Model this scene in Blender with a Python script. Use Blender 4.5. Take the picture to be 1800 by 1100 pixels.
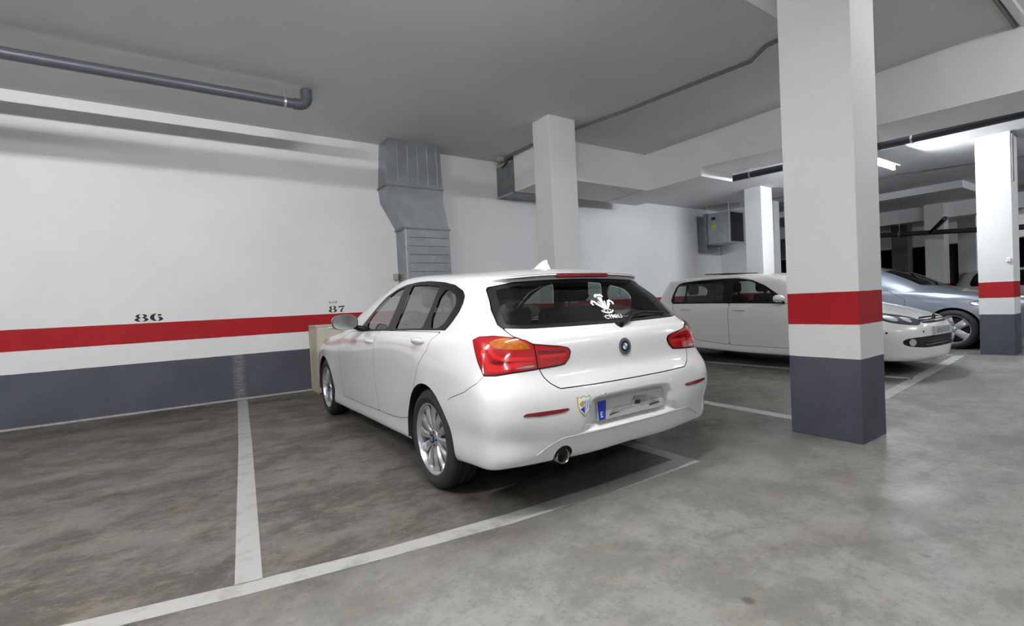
import bpy, math, random
import numpy as np
from mathutils import Vector, Matrix
from mathutils.bvhtree import BVHTree

for o in list(bpy.data.objects): bpy.data.objects.remove(o, do_unlink=True)
SC = bpy.context.scene
COL = SC.collection
random.seed(4)

# ------------------------------------------------------------------ camera
F_PX, YAW, PITCH, ROLL, CAM_H = 845.03, -34.43, -1.2024, -2.7352, 1.1408
_y, _p, _r = [math.radians(v) for v in (YAW, PITCH, ROLL)]
_f = Vector((-math.sin(_y)*math.cos(_p), math.cos(_y)*math.cos(_p), math.sin(_p)))
_rt = _f.cross(Vector((0, 0, 1))).normalized(); _up = _rt.cross(_f)
_R = _rt*math.cos(_r)+_up*math.sin(_r); _U = _up*math.cos(_r)-_rt*math.sin(_r)
cam = bpy.data.cameras.new('camera'); cam.sensor_width = 36; cam.lens = 36*F_PX/1800; cam.clip_start = .02; cam.clip_end = 200
co = bpy.data.objects.new('camera', cam); COL.objects.link(co)
M = Matrix((_R, _U, -_f)).transposed().to_4x4(); M.translation = (0, 0, CAM_H)
co.matrix_world = M
SC.camera = co

# ------------------------------------------------------------------ world (closed building: almost no sky light)
w = bpy.data.worlds.new('world'); SC.world = w; w.use_nodes = True
w.node_tree.nodes['Background'].inputs[0].default_value = (.75, .8, .85, 1)
w.node_tree.nodes['Background'].inputs[1].default_value = .02

SC.view_settings.view_transform = 'Standard'; SC.view_settings.look = 'None'
SC.view_settings.exposure = 0.92; SC.view_settings.gamma = 1
SC.view_settings.use_curve_mapping = False

# ------------------------------------------------------------------ ceiling lamps, whose bare tubes give all the light: (x, y, z, length, along 'x' or 'y', watts, colour)
NEUTRAL = (.99, .99, 1); COOL = (.88, .93, 1)
LAMPS = [
    (-2.0, 2.0, 3.62, 1.5, 'x', 200, NEUTRAL),
    (.75, 1.05, 3.62, 1.5, 'x', 165, NEUTRAL),  # unseen lamp added to brighten the beam, pillar and car rear
    (-5.6, 2.0, 3.62, 1.5, 'x', 110, NEUTRAL),
    (-3.5, -4.0, 3.62, 1.5, 'x', 60, NEUTRAL),
    (4.9, .2, 3.62, 1.5, 'y', 28, NEUTRAL),  # unseen lamp added to brighten the cross beam and parked hatch
    (5.8, -3.4, 3.55, 1.5, 'x', 45, NEUTRAL),
    (9.35, 3.05, 3.12, 1.5, 'x', 135, COOL),
    (8.9, -1.6, 3.12, 1.5, 'x', 90, COOL),
    (14.0, -1.0, 3.12, 1.5, 'x', 60, COOL),
    (20.6, 2.0, 3.12, 1.5, 'x', 40, NEUTRAL),
]
# ------------------------------------------------------------------ materials
def mat(name, color, rough=.6, metal=0., coat=0., spec=.5, noise=0., nscale=8., bump=0., bscale=60., emit=None, estr=0.):
    m = bpy.data.materials.new(name); m.use_nodes = True
    nt = m.node_tree; b = nt.nodes['Principled BSDF']
    b.inputs['Base Color'].default_value = (*color, 1); b.inputs['Roughness'].default_value = rough
    b.inputs['Metallic'].default_value = metal; b.inputs['Specular IOR Level'].default_value = spec
    if coat: b.inputs['Coat Weight'].default_value = coat; b.inputs['Coat Roughness'].default_value = .03
    if noise or bump:
        tc = nt.nodes.new('ShaderNodeTexCoord')
    if noise:
        n = nt.nodes.new('ShaderNodeTexNoise'); n.inputs['Scale'].default_value = nscale; n.inputs['Detail'].default_value = 5
        nt.links.new(tc.outputs['Object'], n.inputs['Vector'])
        r = nt.nodes.new('ShaderNodeMapRange'); r.inputs[1].default_value = .25; r.inputs[2].default_value = .75
        r.inputs[3].default_value = 1-noise; r.inputs[4].default_value = 1+noise
        nt.links.new(n.outputs['Fac'], r.inputs[0])
        mx = nt.nodes.new('ShaderNodeVectorMath'); mx.operation = 'SCALE'; mx.inputs[0].default_value = color
        nt.links.new(r.outputs[0], mx.inputs['Scale']); nt.links.new(mx.outputs[0], b.inputs['Base Color'])
    if bump:
        n2 = nt.nodes.new('ShaderNodeTexNoise'); n2.inputs['Scale'].default_value = bscale; n2.inputs['Detail'].default_value = 3
        nt.links.new(tc.outputs['Object'], n2.inputs['Vector'])
        bp = nt.nodes.new('ShaderNodeBump'); bp.inputs['Strength'].default_value = bump; bp.inputs['Distance'].default_value = .01
        nt.links.new(n2.outputs['Fac'], bp.inputs['Height']); nt.links.new(bp.outputs[0], b.inputs['Normal'])
    if emit:
        b.inputs['Emission Color'].default_value = (*emit, 1); b.inputs['Emission Strength'].default_value = estr
    return m

def glass_mat(name, tint, gloss=.9, f0=1.45):
    m = bpy.data.materials.new(name); m.use_nodes = True; nt = m.node_tree; nt.nodes.clear()
    out = nt.nodes.new('ShaderNodeOutputMaterial'); mix = nt.nodes.new('ShaderNodeMixShader')
    tr = nt.nodes.new('ShaderNodeBsdfTransparent'); tr.inputs[0].default_value = (*tint, 1)
    gl = nt.nodes.new('ShaderNodeBsdfGlossy'); gl.inputs['Roughness'].default_value = .02; gl.inputs['Color'].default_value = (gloss, gloss, gloss, 1)
    ge = nt.nodes.new('ShaderNodeNewGeometry'); dt = nt.nodes.new('ShaderNodeVectorMath'); dt.operation = 'DOT_PRODUCT'
    nt.links.new(ge.outputs['Incoming'], dt.inputs[0]); nt.links.new(ge.outputs['Normal'], dt.inputs[1])
    def mth(op, a, b_):
        n = nt.nodes.new('ShaderNodeMath'); n.operation = op
        for i, v in enumerate((a, b_)):
            if v is None: continue
            if isinstance(v, (int, float)): n.inputs[i].default_value = v
            else: nt.links.new(v, n.inputs[i])
        return n.outputs[0]
    c1 = mth('SUBTRACT', 1., mth('ABSOLUTE', dt.outputs['Value'], None)); p5 = mth('POWER', c1, 5.)
    F0 = ((f0-1)/(f0+1))**2*1.9
    F = mth('ADD', mth('MULTIPLY', p5, 1-F0), F0)
    nt.links.new(F, mix.inputs[0]); nt.links.new(tr.outputs[0], mix.inputs[1]); nt.links.new(gl.outputs[0], mix.inputs[2])
    nt.links.new(mix.outputs[0], out.inputs[0])
    return m

def banded_wall_mat(name, white, zg, zrb, zrt, scuff=.5, bump=.35, bscale=260., scrape=None):
    """white plaster with a grey dado and a red stripe painted at real heights (object z = world z)."""
    m = bpy.data.materials.new(name); m.use_nodes = True; nt = m.node_tree; b = nt.nodes['Principled BSDF']
    N = nt.nodes.new; Lk = nt.links.new
    tc = N('ShaderNodeTexCoord'); sp = N('ShaderNodeSeparateXYZ'); Lk(tc.outputs['Object'], sp.inputs[0])
    ez = N('ShaderNodeTexNoise'); ez.inputs['Scale'].default_value = 9; Lk(tc.outputs['Object'], ez.inputs['Vector'])
    ad = N('ShaderNodeMath'); ad.operation = 'MULTIPLY_ADD'; ad.inputs[1].default_value = .006; Lk(ez.outputs['Fac'], ad.inputs[0]); Lk(sp.outputs['Z'], ad.inputs[2])
    def lt(v):
        n = N('ShaderNodeMath'); n.operation = 'LESS_THAN'; n.inputs[1].default_value = v+.003; Lk(ad.outputs[0], n.inputs[0]); return n
    def noise(scale, det=6, rough=.6, src=None, dist=0):
        n = N('ShaderNodeTexNoise'); n.inputs['Scale'].default_value = scale; n.inputs['Detail'].default_value = det; n.inputs['Roughness'].default_value = rough
        n.inputs['Distortion'].default_value = dist
        Lk((src or tc).outputs[0 if src else 'Object'], n.inputs['Vector']); return n
    def ramp(n, a, b_, lo, hi):
        r = N('ShaderNodeMapRange'); r.inputs[1].default_value = a; r.inputs[2].default_value = b_; r.inputs[3].default_value = lo; r.inputs[4].default_value = hi; Lk(n.outputs[0], r.inputs[0]); return r
    def mixc(fac, a, c):
        x = N('ShaderNodeMix'); x.data_type = 'RGBA'
        Lk(fac.outputs[0], x.inputs[0])
        for s, v in ((6, a), (7, c)):
            if isinstance(v, tuple): x.inputs[s].default_value = (*v, 1)
            else: Lk(v.outputs[2], x.inputs[s])
        return x
    big = ramp(noise(.9, 4), .35, .7, 0, 1)
    wcol = mixc(big, white, tuple(c*.93 for c in white))
    fine = ramp(noise(14, 6), .66, .80, 0, .35)
    wcol = mixc(fine, wcol, tuple(c*.86 for c in white))
    red = mixc(ramp(noise(5, 5), .3, .75, 0, 1), (.40, .006, .012), (.31, .005, .010))
    gcol = mixc(ramp(noise(2.2, 6), .3, .7, 0, 1), (.088, .092, .118), (.062, .066, .086))
    mp = N('ShaderNodeMapping'); mp.inputs['Scale'].default_value = (2.2, 2.2, 26); Lk(tc.outputs['Object'], mp.inputs[0])
    sc = ramp(noise(2.6, 8, .72, src=mp), .64, .80, 0, scuff)
    gcol = mixc(sc, gcol, (.20, .20, .21))
    if scrape is not None:                       # rubbed patch on the dado at the bay line
        sb = N('ShaderNodeMath'); sb.operation = 'SUBTRACT'; sb.inputs[1].default_value = scrape; Lk(sp.outputs['X'], sb.inputs[0])
        ab = N('ShaderNodeMath'); ab.operation = 'ABSOLUTE'; Lk(sb.outputs[0], ab.inputs[0])
        e1 = ramp(ab, .02, .09, 1, 0); e2 = ramp(noise(5, 9, .8, src=mp), .42, .62, 0, .55)
        mu = N('ShaderNodeMath'); mu.operation = 'MULTIPLY'; Lk(e1.outputs[0], mu.inputs[0]); Lk(e2.outputs[0], mu.inputs[1])
        gcol = mixc(mu, gcol, (.42, .42, .42))
    c1 = mixc(lt(zrt), wcol, red); c2 = mixc(lt(zrb), c1, wcol); c3 = mixc(lt(zg), c2, gcol)
    Lk(c3.outputs[2], b.inputs['Base Color'])
    b.inputs['Roughness'].default_value = .62; b.inputs['Specular IOR Level'].default_value = .3
    bn = noise(bscale, 4); bp = N('ShaderNodeBump'); bp.inputs['Strength'].default_value = bump; bp.inputs['Distance'].default_value = .006
    Lk(bn.outputs[0], bp.inputs['Height']); Lk(bp.outputs[0], b.inputs['Normal'])
    return m

def floor_mat():
    m = bpy.data.materials.new('concrete_floor'); m.use_nodes = True; nt = m.node_tree; b = nt.nodes['Principled BSDF']
    N = nt.nodes.new; Lk = nt.links.new
    tc = N('ShaderNodeTexCoord'); sp = N('ShaderNodeSeparateXYZ'); Lk(tc.outputs['Object'], sp.inputs[0])
    def noise(scale, det=8, rough=.62, stretch=None, dist=0.):
        n = N('ShaderNodeTexNoise'); n.inputs['Scale'].default_value = scale; n.inputs['Detail'].default_value = det; n.inputs['Roughness'].default_value = rough; n.inputs['Distortion'].default_value = dist
        if stretch:
            mp = N('ShaderNodeMapping'); mp.inputs['Scale'].default_value = stretch; mp.inputs['Rotation'].default_value = (0, 0, .18); Lk(tc.outputs['Object'], mp.inputs[0]); Lk(mp.outputs[0], n.inputs['Vector'])
        else: Lk(tc.outputs['Object'], n.inputs['Vector'])
        return n
    def rng(n, a, c, lo=0., hi=1., o=0):
        r = N('ShaderNodeMapRange'); r.interpolation_type = 'SMOOTHSTEP'
        for i, v in enumerate((a, c, lo, hi)): r.inputs[i+1].default_value = v
        Lk(n.outputs[o], r.inputs[0]); return r
    def mixc(fac, a, c):
        x = N('ShaderNodeMix'); x.data_type = 'RGBA'; Lk(fac.outputs[0], x.inputs[0])
        for s, v in ((6, a), (7, c)):
            if isinstance(v, tuple): x.inputs[s].default_value = (*v, 1)
            else: Lk(v.outputs[2], x.inputs[s])
        return x
    # driven aisle is paler and cleaner, the bays are browner with trodden-in dirt
    wob = noise(1.2, 4); ya = N('ShaderNodeMath'); ya.operation = 'MULTIPLY_ADD'; ya.inputs[1].default_value = .5; Lk(wob.outputs[0], ya.inputs[0]); Lk(sp.outputs['Y'], ya.inputs[2])
    bay = rng(ya, 1.75, 2.75)
    aisle = mixc(rng(noise(1.6, 12, .78), .42, .58), (.168, .166, .152), (.255, .252, .238))
    aisle = mixc(rng(noise(2.6, 12, .80, (1, 1.6, 1)), .52, .62, 0, .55), aisle, (.235, .20, .155))
    aisle = mixc(rng(noise(6, 12, .85), .53, .60, 0, .40), aisle, (.19, .185, .17))
    bayc = mixc(rng(noise(1.3, 12, .80, (.9, 1.4, 1)), .43, .57), (.064, .058, .048), (.138, .131, .116))
    bayc = mixc(rng(noise(3.4, 12, .82, (1, 1.6, 1)), .51, .60, 0, .6), bayc, (.19, .152, .108))
    bayc = mixc(rng(noise(5, 12, .85, (.8, 1.7, 1)), .53, .60, 0, .6), bayc, (.070, .064, .056))
    bayc = mixc(rng(noise(12, 12, .88, (1, 1.5, 1)), .52, .58, 0, .45), bayc, (.20, .195, .18))
    aisle = mixc(rng(noise(12, 12, .88, (1, 1.4, 1)), .53, .58, 0, .40), aisle, (.17, .165, .15))
    c = mixc(bay, aisle, bayc)
    c = mixc(rng(noise(5.5, 13, .90, (1, 2.4, 1), .6), .60, .67, 0, .45), c, (.44, .44, .43))     # pale scratches
    c = mixc(rng(noise(24, 10, .9), .53, .60, 0, .42), c, (.085, .08, .072))     # grit
    c = mixc(rng(noise(60, 6, .7), .60, .75, 0, .25), c, (.50, .50, .48))
    # dark oil spots
    vo = N('ShaderNodeTexVoronoi'); vo.inputs['Scale'].default_value = 1.15; Lk(tc.outputs['Object'], vo.inputs['Vector'])
    c = mixc(rng(vo, .018, .042, .8, 0), c, (.05, .047, .042))
    # curved tyre scuffs: rings seen through noise
    def arc(cx, cy, r, wd, amt):
        dx = N('ShaderNodeVectorMath'); dx.operation = 'DISTANCE'; dx.inputs[1].default_value = (cx, cy, 0); Lk(tc.outputs['Object'], dx.inputs[0])
        s = N('ShaderNodeMath'); s.operation = 'SUBTRACT'; s.inputs[1].default_value = r; Lk(dx.outputs['Value'], s.inputs[0])
        a = N('ShaderNodeMath'); a.operation = 'ABSOLUTE'; Lk(s.outputs[0], a.inputs[0])
        e = rng(a, 0, wd, amt, 0); k = rng(noise(2.2, 11, .82), .40, .66)
        mu = N('ShaderNodeMath'); mu.operation = 'MULTIPLY'; Lk(e.outputs[0], mu.inputs[0]); Lk(k.outputs[0], mu.inputs[1]); return mu
    for a in ((1.2, -1.6, 2.55, .05, .4), (1.35, -1.5, 2.9, .035, .35), (4.6, 4.6, 4.3, .03, .4), (5.0, 4.9, 4.75, .05, .3), (-.4, 6.5, 3.7, .05, .5), (3.3, -3.2, 4.2, .02, .35), (9, -4, 6.2, .03, .35)):
        c = mixc(arc(*a), c, (.095, .09, .08))
    Lk(c.outputs[2], b.inputs['Base Color'])
    rr = rng(noise(3, 6), .3, .7, .38, .62); Lk(rr.outputs[0], b.inputs['Roughness'])
    b.inputs['Specular IOR Level'].default_value = .38
    bp = N('ShaderNodeBump'); bp.inputs['Strength'].default_value = .12; bp.inputs['Distance'].default_value = .01
    Lk(noise(45, 8).outputs[0], bp.inputs['Height']); Lk(bp.outputs[0], b.inputs['Normal'])
    return m

def paint_line_mat():
    m = mat('worn_line_paint', (.50, .50, .47), .55)
    nt = m.node_tree; b = nt.nodes['Principled BSDF']; N = nt.nodes.new; Lk = nt.links.new
    tc = N('ShaderNodeTexCoord'); n = N('ShaderNodeTexNoise'); n.inputs['Scale'].default_value = 6; n.inputs['Detail'].default_value = 10; n.inputs['Roughness'].default_value = .75
    Lk(tc.outputs['Object'], n.inputs['Vector'])
    r = N('ShaderNodeMapRange'); r.inputs[1].default_value = .50; r.inputs[2].default_value = .72; Lk(n.outputs[0], r.inputs[0])
    x = N('ShaderNodeMix'); x.data_type = 'RGBA'; Lk(r.outputs[0], x.inputs[0]); x.inputs[6].default_value = (.36, .358, .345, 1); x.inputs[7].default_value = (.21, .20, .18, 1)
    Lk(x.outputs[2], b.inputs['Base Color']); return m

# ------------------------------------------------------------------ plain geometry helpers (each returns (verts, faces))
def g_box(x0, x1, y0, y1, z0, z1, bev=0):
    if bev <= 0:
        V = [(x, y, z) for z in (z0, z1) for y in (y0, y1) for x in (x0, x1)]
        F = [(0, 2, 3, 1), (4, 5, 7, 6), (0, 1, 5, 4), (2, 6, 7, 3), (0, 4, 6, 2), (1, 3, 7, 5)]
        return V, F
    # chamfered box: rounded-rectangle prism with chamfered caps
    b = bev
    ring = [(x0+b, y0), (x1-b, y0), (x1, y0+b), (x1, y1-b), (x1-b, y1), (x0+b, y1), (x0, y1-b), (x0, y0+b)]
    cx, cy = (x0+x1)/2, (y0+y1)/2
    def inset(p): return (p[0]+(b if p[0] < cx else -b), p[1]+(b if p[1] < cy else -b))
    inn = [inset(p) for p in ring]
    V = [(*p, z0) for p in inn]+[(*p, z0+b) for p in ring]+[(*p, z1-b) for p in ring]+[(*p, z1) for p in inn]
    F = [tuple(range(7, -1, -1)), tuple(range(24, 32))]
    for k in range(3):
        for i in range(8):
            j = (i+1) % 8; F.append((8*k+i, 8*k+j, 8*k+8+j, 8*k+8+i))
    return V, F

def g_join(*gs):
    V, F = [], []
    for v, f in gs:
        o = len(V); V += [tuple(p) for p in v]; F += [tuple(i+o for i in q) for q in f]
    return V, F

def g_xf(g, M_):
    return [tuple(M_ @ Vector(p)) for p in g[0]], g[1]

def g_lathe(prof, n=32, axis='z', center=(0, 0, 0), closed=False, cap=True):
    V, F = [], []
    m = len(prof)
    for i in range(n):
        a = 2*math.pi*i/n
        for r, h in prof:
            p = (r*math.cos(a), r*math.sin(a), h)
            if axis == 'x': p = (h, r*math.cos(a), r*math.sin(a))
            if axis == 'y': p = (r*math.sin(a), h, r*math.cos(a))
            V.append((p[0]+center[0], p[1]+center[1], p[2]+center[2]))
    for i in range(n):
        j = (i+1) % n
        for k in range(m-1+(1 if closed else 0)):
            k2 = (k+1) % m
            F.append((i*m+k, j*m+k, j*m+k2, i*m+k2))
    if not closed and cap:
        if prof[0][0] > 1e-6: F.append(tuple(i*m for i in range(n-1, -1, -1)))
        if prof[-1][0] > 1e-6: F.append(tuple(i*m+m-1 for i in range(n)))
    return V, F

def g_tube(pts, r, n=12, cap=True):
    pts = [Vector(p) for p in pts]; V, F = [], []
    rs = r if isinstance(r, (list, tuple)) else [r]*len(pts)
    up = None
    for i, p in enumerate(pts):
        t = (pts[min(i+1, len(pts)-1)]-pts[max(i-1, 0)]).normalized()
        if up is None: up = Vector((0, 0, 1)) if abs(t.z) < .9 else Vector((1, 0, 0))
        a = t.cross(up).normalized(); b = a.cross(t); up = b
        for k in range(n):
            an = 2*math.pi*k/n
            V.append(tuple(p+(a*math.cos(an)+b*math.sin(an))*rs[i]))
    for i in range(len(pts)-1):
        for k in range(n):
            k2 = (k+1) % n
            F.append((i*n+k, i*n+k2, (i+1)*n+k2, (i+1)*n+k))
    if cap: F.append(tuple(range(n-1, -1, -1))); F.append(tuple((len(pts)-1)*n+k for k in range(n)))
    return V, F

def g_prism(poly, d0, d1, frame):
    """extrude 2D polygon; frame = (origin, u, v, n) as Vectors, from depth d0 to d1 along n."""
    o, u, v, n = frame; m = len(poly)
    V = [tuple(o+u*a+v*b+n*d) for d in (d0, d1) for a, b in poly]
    F = [tuple(range(m-1, -1, -1)), tuple(range(m, 2*m))]+[(i, (i+1) % m, m+(i+1) % m, m+i) for i in range(m)]
    return V, F

def obj(name, g, m, parent=None, smooth=False, bevel=0):
    me = bpy.data.meshes.new(name); me.from_pydata([tuple(p) for p in g[0]], [], [tuple(q) for q in g[1]])
    me.materials.append(m); me.validate()
    import bmesh
    bm = bmesh.new(); bm.from_mesh(me); bmesh.ops.recalc_face_normals(bm, faces=bm.faces[:]); bm.to_mesh(me); bm.free()
    o = bpy.data.objects.new(name, me); COL.objects.link(o)
    if parent is not None: o.parent = parent
    if smooth:
        me.polygons.foreach_set('use_smooth', [True]*len(me.polygons))
        me.set_sharp_from_angle(angle=math.radians(smooth if smooth is not True else 40))
    if bevel:
        b = o.modifiers.new('bevel', 'BEVEL'); b.width = bevel; b.segments = 2; b.limit_method = 'ANGLE'
    return o

def thing(name, label, cat, loc=(0, 0, 0), rz=0, group=None, kind=None):
    o = bpy.data.objects.new(name, None); COL.objects.link(o); o.location = loc; o.rotation_euler = (0, 0, rz)
    o.empty_display_size = .1
    return tag(o, label, cat, group, kind)

def tag(o, label, cat, group=None, kind=None):
    o['label'] = label; o['category'] = cat
    if group: o['group'] = group
    if kind: o['kind'] = kind
    return o

def copy_tree(o, parent=None):
    c = o.copy(); COL.objects.link(c); c.parent = parent
    for ch in list(o.children): copy_tree(ch, c)
    return c

def pix_text(body, size, m, name, parent, M_, extrude=.001, bold=0.0):
    cu = bpy.data.curves.new(name, 'FONT'); cu.body = body; cu.size = size; cu.extrude = extrude; cu.offset = bold; cu.align_x = 'CENTER'; cu.align_y = 'CENTER'
    t = bpy.data.objects.new(name, cu); COL.objects.link(t)
    me = bpy.data.meshes.new_from_object(t.evaluated_get(bpy.context.evaluated_depsgraph_get()))
    bpy.data.objects.remove(t, do_unlink=True)
    me.name = name; me.materials.clear(); me.materials.append(m)
    o = bpy.data.objects.new(name, me); COL.objects.link(o); o.parent = parent; o.matrix_local = M_
    return o
# ------------------------------------------------------------------ the garage itself
ZG, ZRB, ZRT = .6148, .8657, 1.1068
WALL_Y, ZC, ZC2 = 7.5, 3.76, 3.33
M_WALL = banded_wall_mat('banded_wall', (.75, .755, .755), ZG, ZRB, ZRT, scrape=.60)
M_PILLAR = banded_wall_mat('banded_pillar', (.76, .765, .75), ZG, ZRB, ZRT, .35, .8, 120)
M_CEIL = mat('ceiling_paint', (.70, .695, .69), .85, noise=.05, nscale=.8, bump=.15, bscale=90)
M_BEAM = mat('beam_paint', (.82, .82, .815), .8, noise=.03, nscale=2, bump=.2, bscale=110)
M_FLOOR = floor_mat(); M_LINE = paint_line_mat()
M_GALV = mat('galvanised_sheet', (.36, .38, .40), .42, .85, noise=.16, nscale=5, bump=.05, bscale=30)
M_GALVD = mat('galvanised_dull', (.25, .27, .28), .5, .7, noise=.2, nscale=9)
M_STEEL = mat('zinc_steel', (.55, .56, .57), .35, .9)
M_PVC = mat('grey_pvc', (.075, .08, .10), .38, noise=.06, nscale=4)
M_PVCD = mat('dark_pvc', (.028, .03, .038), .45)
M_COND = mat('conduit_grey', (.17, .165, .15), .6)
M_WHITE = mat('white_enamel', (.75, .76, .77), .4)
M_BLACK = mat('black_matt', (.012, .012, .013), .6)
M_BLACKG = mat('black_gloss', (.010, .010, .012), .18)

def structure(name, g, m, label, cat, bevel=0, group=None):
    o = obj(name, g, m, bevel=bevel); tag(o, label, cat, group, 'structure'); return o

structure('floor', g_box(-10, 46, -9, 12, -.2, 0), M_FLOOR, 'worn grey-brown concrete garage floor', 'floor')
structure('wall_left', g_box(-10, 12.05, WALL_Y, WALL_Y+.25, 0, 4.4), M_WALL, 'long white garage wall with red stripe and grey dado', 'wall')
structure('wall_return', g_box(12.05, 12.3, 6.05, WALL_Y+.25, 0, 4.4), M_WALL, 'short white return wall beside the fan unit', 'wall')
structure('wall_back', g_box(-10, 46, -9.25, -9, 0, 4.4), M_WALL, 'white banded garage wall across the driving aisle', 'wall')
structure('wall_end', g_box(-10.25, -10, -9.25, 12, 0, 4.4), M_WALL, 'white banded garage end wall behind the bays', 'wall')
M_FAR_SHADED = banded_wall_mat('banded_wall_shaded', (.16, .165, .16), ZG, ZRB, ZRT)  # banded wall paint darkened to stand for the unlit distance
structure('wall_far', g_box(34, 34.25, -9.25, 12.25, 0, 4.4), M_FAR_SHADED, 'far wall of the garage with unlit gloom painted in', 'wall')
structure('wall_far_side', g_box(12.3, 46, 12, 12.25, 0, 4.4), M_FAR_SHADED, 'side wall deep in the garage with gloom painted in', 'wall')

# ceilings: recessed bay over the aisle, main slab, lower slab past the beam
structure('ceiling', g_join(g_box(-10, 7.3, 2.35, WALL_Y+.25, ZC, ZC+.7), g_box(5.2, 7.3, -9.25, 2.35, ZC, ZC+.7)), M_CEIL, 'grey painted concrete ceiling slab above the parking bays', 'ceiling')
structure('ceiling_recess', g_box(-10.25, 5.2, -9.25, 2.35, 4.12, 4.46), M_CEIL, 'higher recessed ceiling panel over the driving aisle', 'ceiling')
structure('ceiling_low', g_box(7.3, 46, -9.25, 12.25, ZC2, ZC2+1.1), M_CEIL, 'lower grey ceiling slab beyond the deep beam', 'ceiling')
structure('ceiling_beam', g_box(4.97, 7.25, 5.92, 6.98, 3.105, ZC), M_BEAM, 'white boxed ceiling beam behind the slim pillar', 'beam', bevel=.006)
structure('ceiling_beam', g_box(7.22, 8.15, 4.79, 6.98, 3.095, ZC2+.2), M_BEAM, 'deep white end of the cross beam with stepped notch', 'beam')
structure('ceiling_beam', g_prism([(4.79, 3.235), (4.79, ZC), (-9, ZC), (-9, 2.93), (-2, 2.93)], 7.2201, 8.14, (Vector((0, 0, 0)), Vector((0, 1, 0)), Vector((0, 0, 1)), Vector((1, 0, 0)))), M_BEAM, 'long white cross beam running out over the aisle', 'beam')
structure('ceiling_beam', g_box(7.2201, 7.6, 4.79, 6.98, ZC2+.19, ZC), M_BEAM, 'upper face of the cross beam above the deep end', 'beam')
structure('ceiling_beam', g_box(14, 24, 3.03, 11.5, 3.17, ZC2+.01), M_BEAM, 'broad flat dropped ceiling panel deep in the garage', 'beam')
structure('ceiling_beam', g_box(16.3, 16.8, -9, 11.9, 2.80, ZC2-.16), M_BEAM, 'grey downstand beam across the far bays', 'beam')
structure('ceiling_beam', g_box(22, 22.5, -9, 11.9, 2.46, ZC2-.16), M_BEAM, 'dim downstand beam nearest the far wall', 'beam')

def pillar(x0, x1, y0, y1, z1, label, m=None):
    return structure('pillar', g_box(x0, x1, y0, y1, 0, z1), m or M_PILLAR, label, 'pillar', bevel=.006, group='banded concrete pillars')
pillar(3.99, 4.42, 1.43, 1.925, 4.13, 'massive white pillar with red and grey bands beside the aisle line')
pillar(4.37, 4.86, 5.24, 5.62, ZC, 'slim white pillar behind the white hatchback')
pillar(10.05, 10.5, 5.3, 5.66, ZC2, 'white pillar next to the fan unit')
pillar(10.2, 10.62, 1.668, 2.055, ZC2, 'banded pillar in front of the silver car')
pillar(16.1, 16.5, 3.86, 4.25, 3.17, 'white banded pillar beyond the silver car bonnet')
pillar(18.0, 18.4, 5.15, 5.55, 3.17, 'grey banded pillar with shade painted in, deep in the garage', M_FAR_SHADED)
pillar(19.0, 19.4, 3.85, 4.25, 3.17, 'bright slender pillar tucked behind the banded corner pillar')
pillar(27.0, 27.4, 6.2, 6.6, ZC2, 'shade-painted pillar close to the far wall', M_FAR_SHADED)
pillar(24.0, 24.4, 8.5, 8.9, ZC2, 'shade-painted pillar by the deep side wall', M_FAR_SHADED)

# dark doorways in the far wall
M_DOOR = mat('dark_door', (.012, .013, .015), .5)
for i, (y0, y1, zt) in enumerate(((9.05, 9.75, 1.95), (7.1, 7.75, 2.05))):
    d = g_join(g_box(33.93, 33.99, y0, y1, 0, zt), g_box(33.9, 33.97, y0-.06, y0, 0, zt+.06), g_box(33.9, 33.97, y1, y1+.06, 0, zt+.06), g_box(33.9, 33.97, y0, y1, zt, zt+.06))
    structure('door_%d' % (i+1), d, M_DOOR, ('narrow dark doorway in the far wall', 'wider dark doorway in the far wall')[i], 'door')

# ------------------------------------------------------------------ painted bay lines (thin coats of paint on the floor)
def line(pl, label, z=.0035):
    n = len(pl)//2
    L_, R_ = pl[:n], pl[n:]
    V = [(x, y, zz) for zz in (.0002, z) for x, y in L_+R_]
    m = 2*n; F = []
    for i in range(n-1):
        F.append((m+i, m+i+1, m+n+i+1, m+n+i)); F.append((i, n+i, n+i+1, i+1))
        F.append((i, i+1, m+i+1, m+i)); F.append((n+i+1, n+i, m+n+i, m+n+i+1))
    F.append((0, m, m+n, n)); F.append((n-1, 2*n-1, m+2*n-1, m+n-1))
    o = obj('parking_line', (V, F), M_LINE); tag(o, label, 'line marking', 'painted bay lines', 'structure'); return o
line([(.555, 7.40), (.345, 4.8), (.124, 2.35), (.67, 7.40), (.45, 4.8), (.228, 2.33)], 'white bay divider line running to the wall left of the white hatchback')
line([(-3.6, 3.05), (-1.4, 2.66), (-.425, 2.474), (.124, 2.354), (.75, 2.242), (1.416, 2.165), (2.1, 2.13), (2.76, 2.128),
      (-3.6, 2.92), (-1.4, 2.53), (-.28, 2.335), (.19, 2.237), (.75, 2.145), (1.351, 2.06), (2.1, 2.01), (2.86, 1.985)], 'long white bay end line behind the white hatchback')
line([(2.745, 2.128), (2.84, 7.38), (2.86, 2.0), (2.955, 7.38)], 'bay divider line half hidden under the white hatchback', .003)
line([(4.36, 2.05), (4.62, 7.38), (4.49, 2.05), (4.75, 7.38)], 'white bay divider line behind the massive pillar')
line([(7.14, 2.05), (7.14, 7.38), (7.25, 2.05), (7.25, 7.38)], 'thin bay divider line beside the parked hatch under the cross beam')
line([(4.43, 1.84), (6.1, 1.99), (9.79, 2.27), (4.43, 1.74), (6.1, 1.87), (9.84, 2.15)], 'white bay end line between the two banded pillars')
line([(9.79, 2.3), (9.9, 7.3), (9.9, 2.3), (10.01, 7.3)], 'bay divider line between the parked hatch and the silver car')

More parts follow.
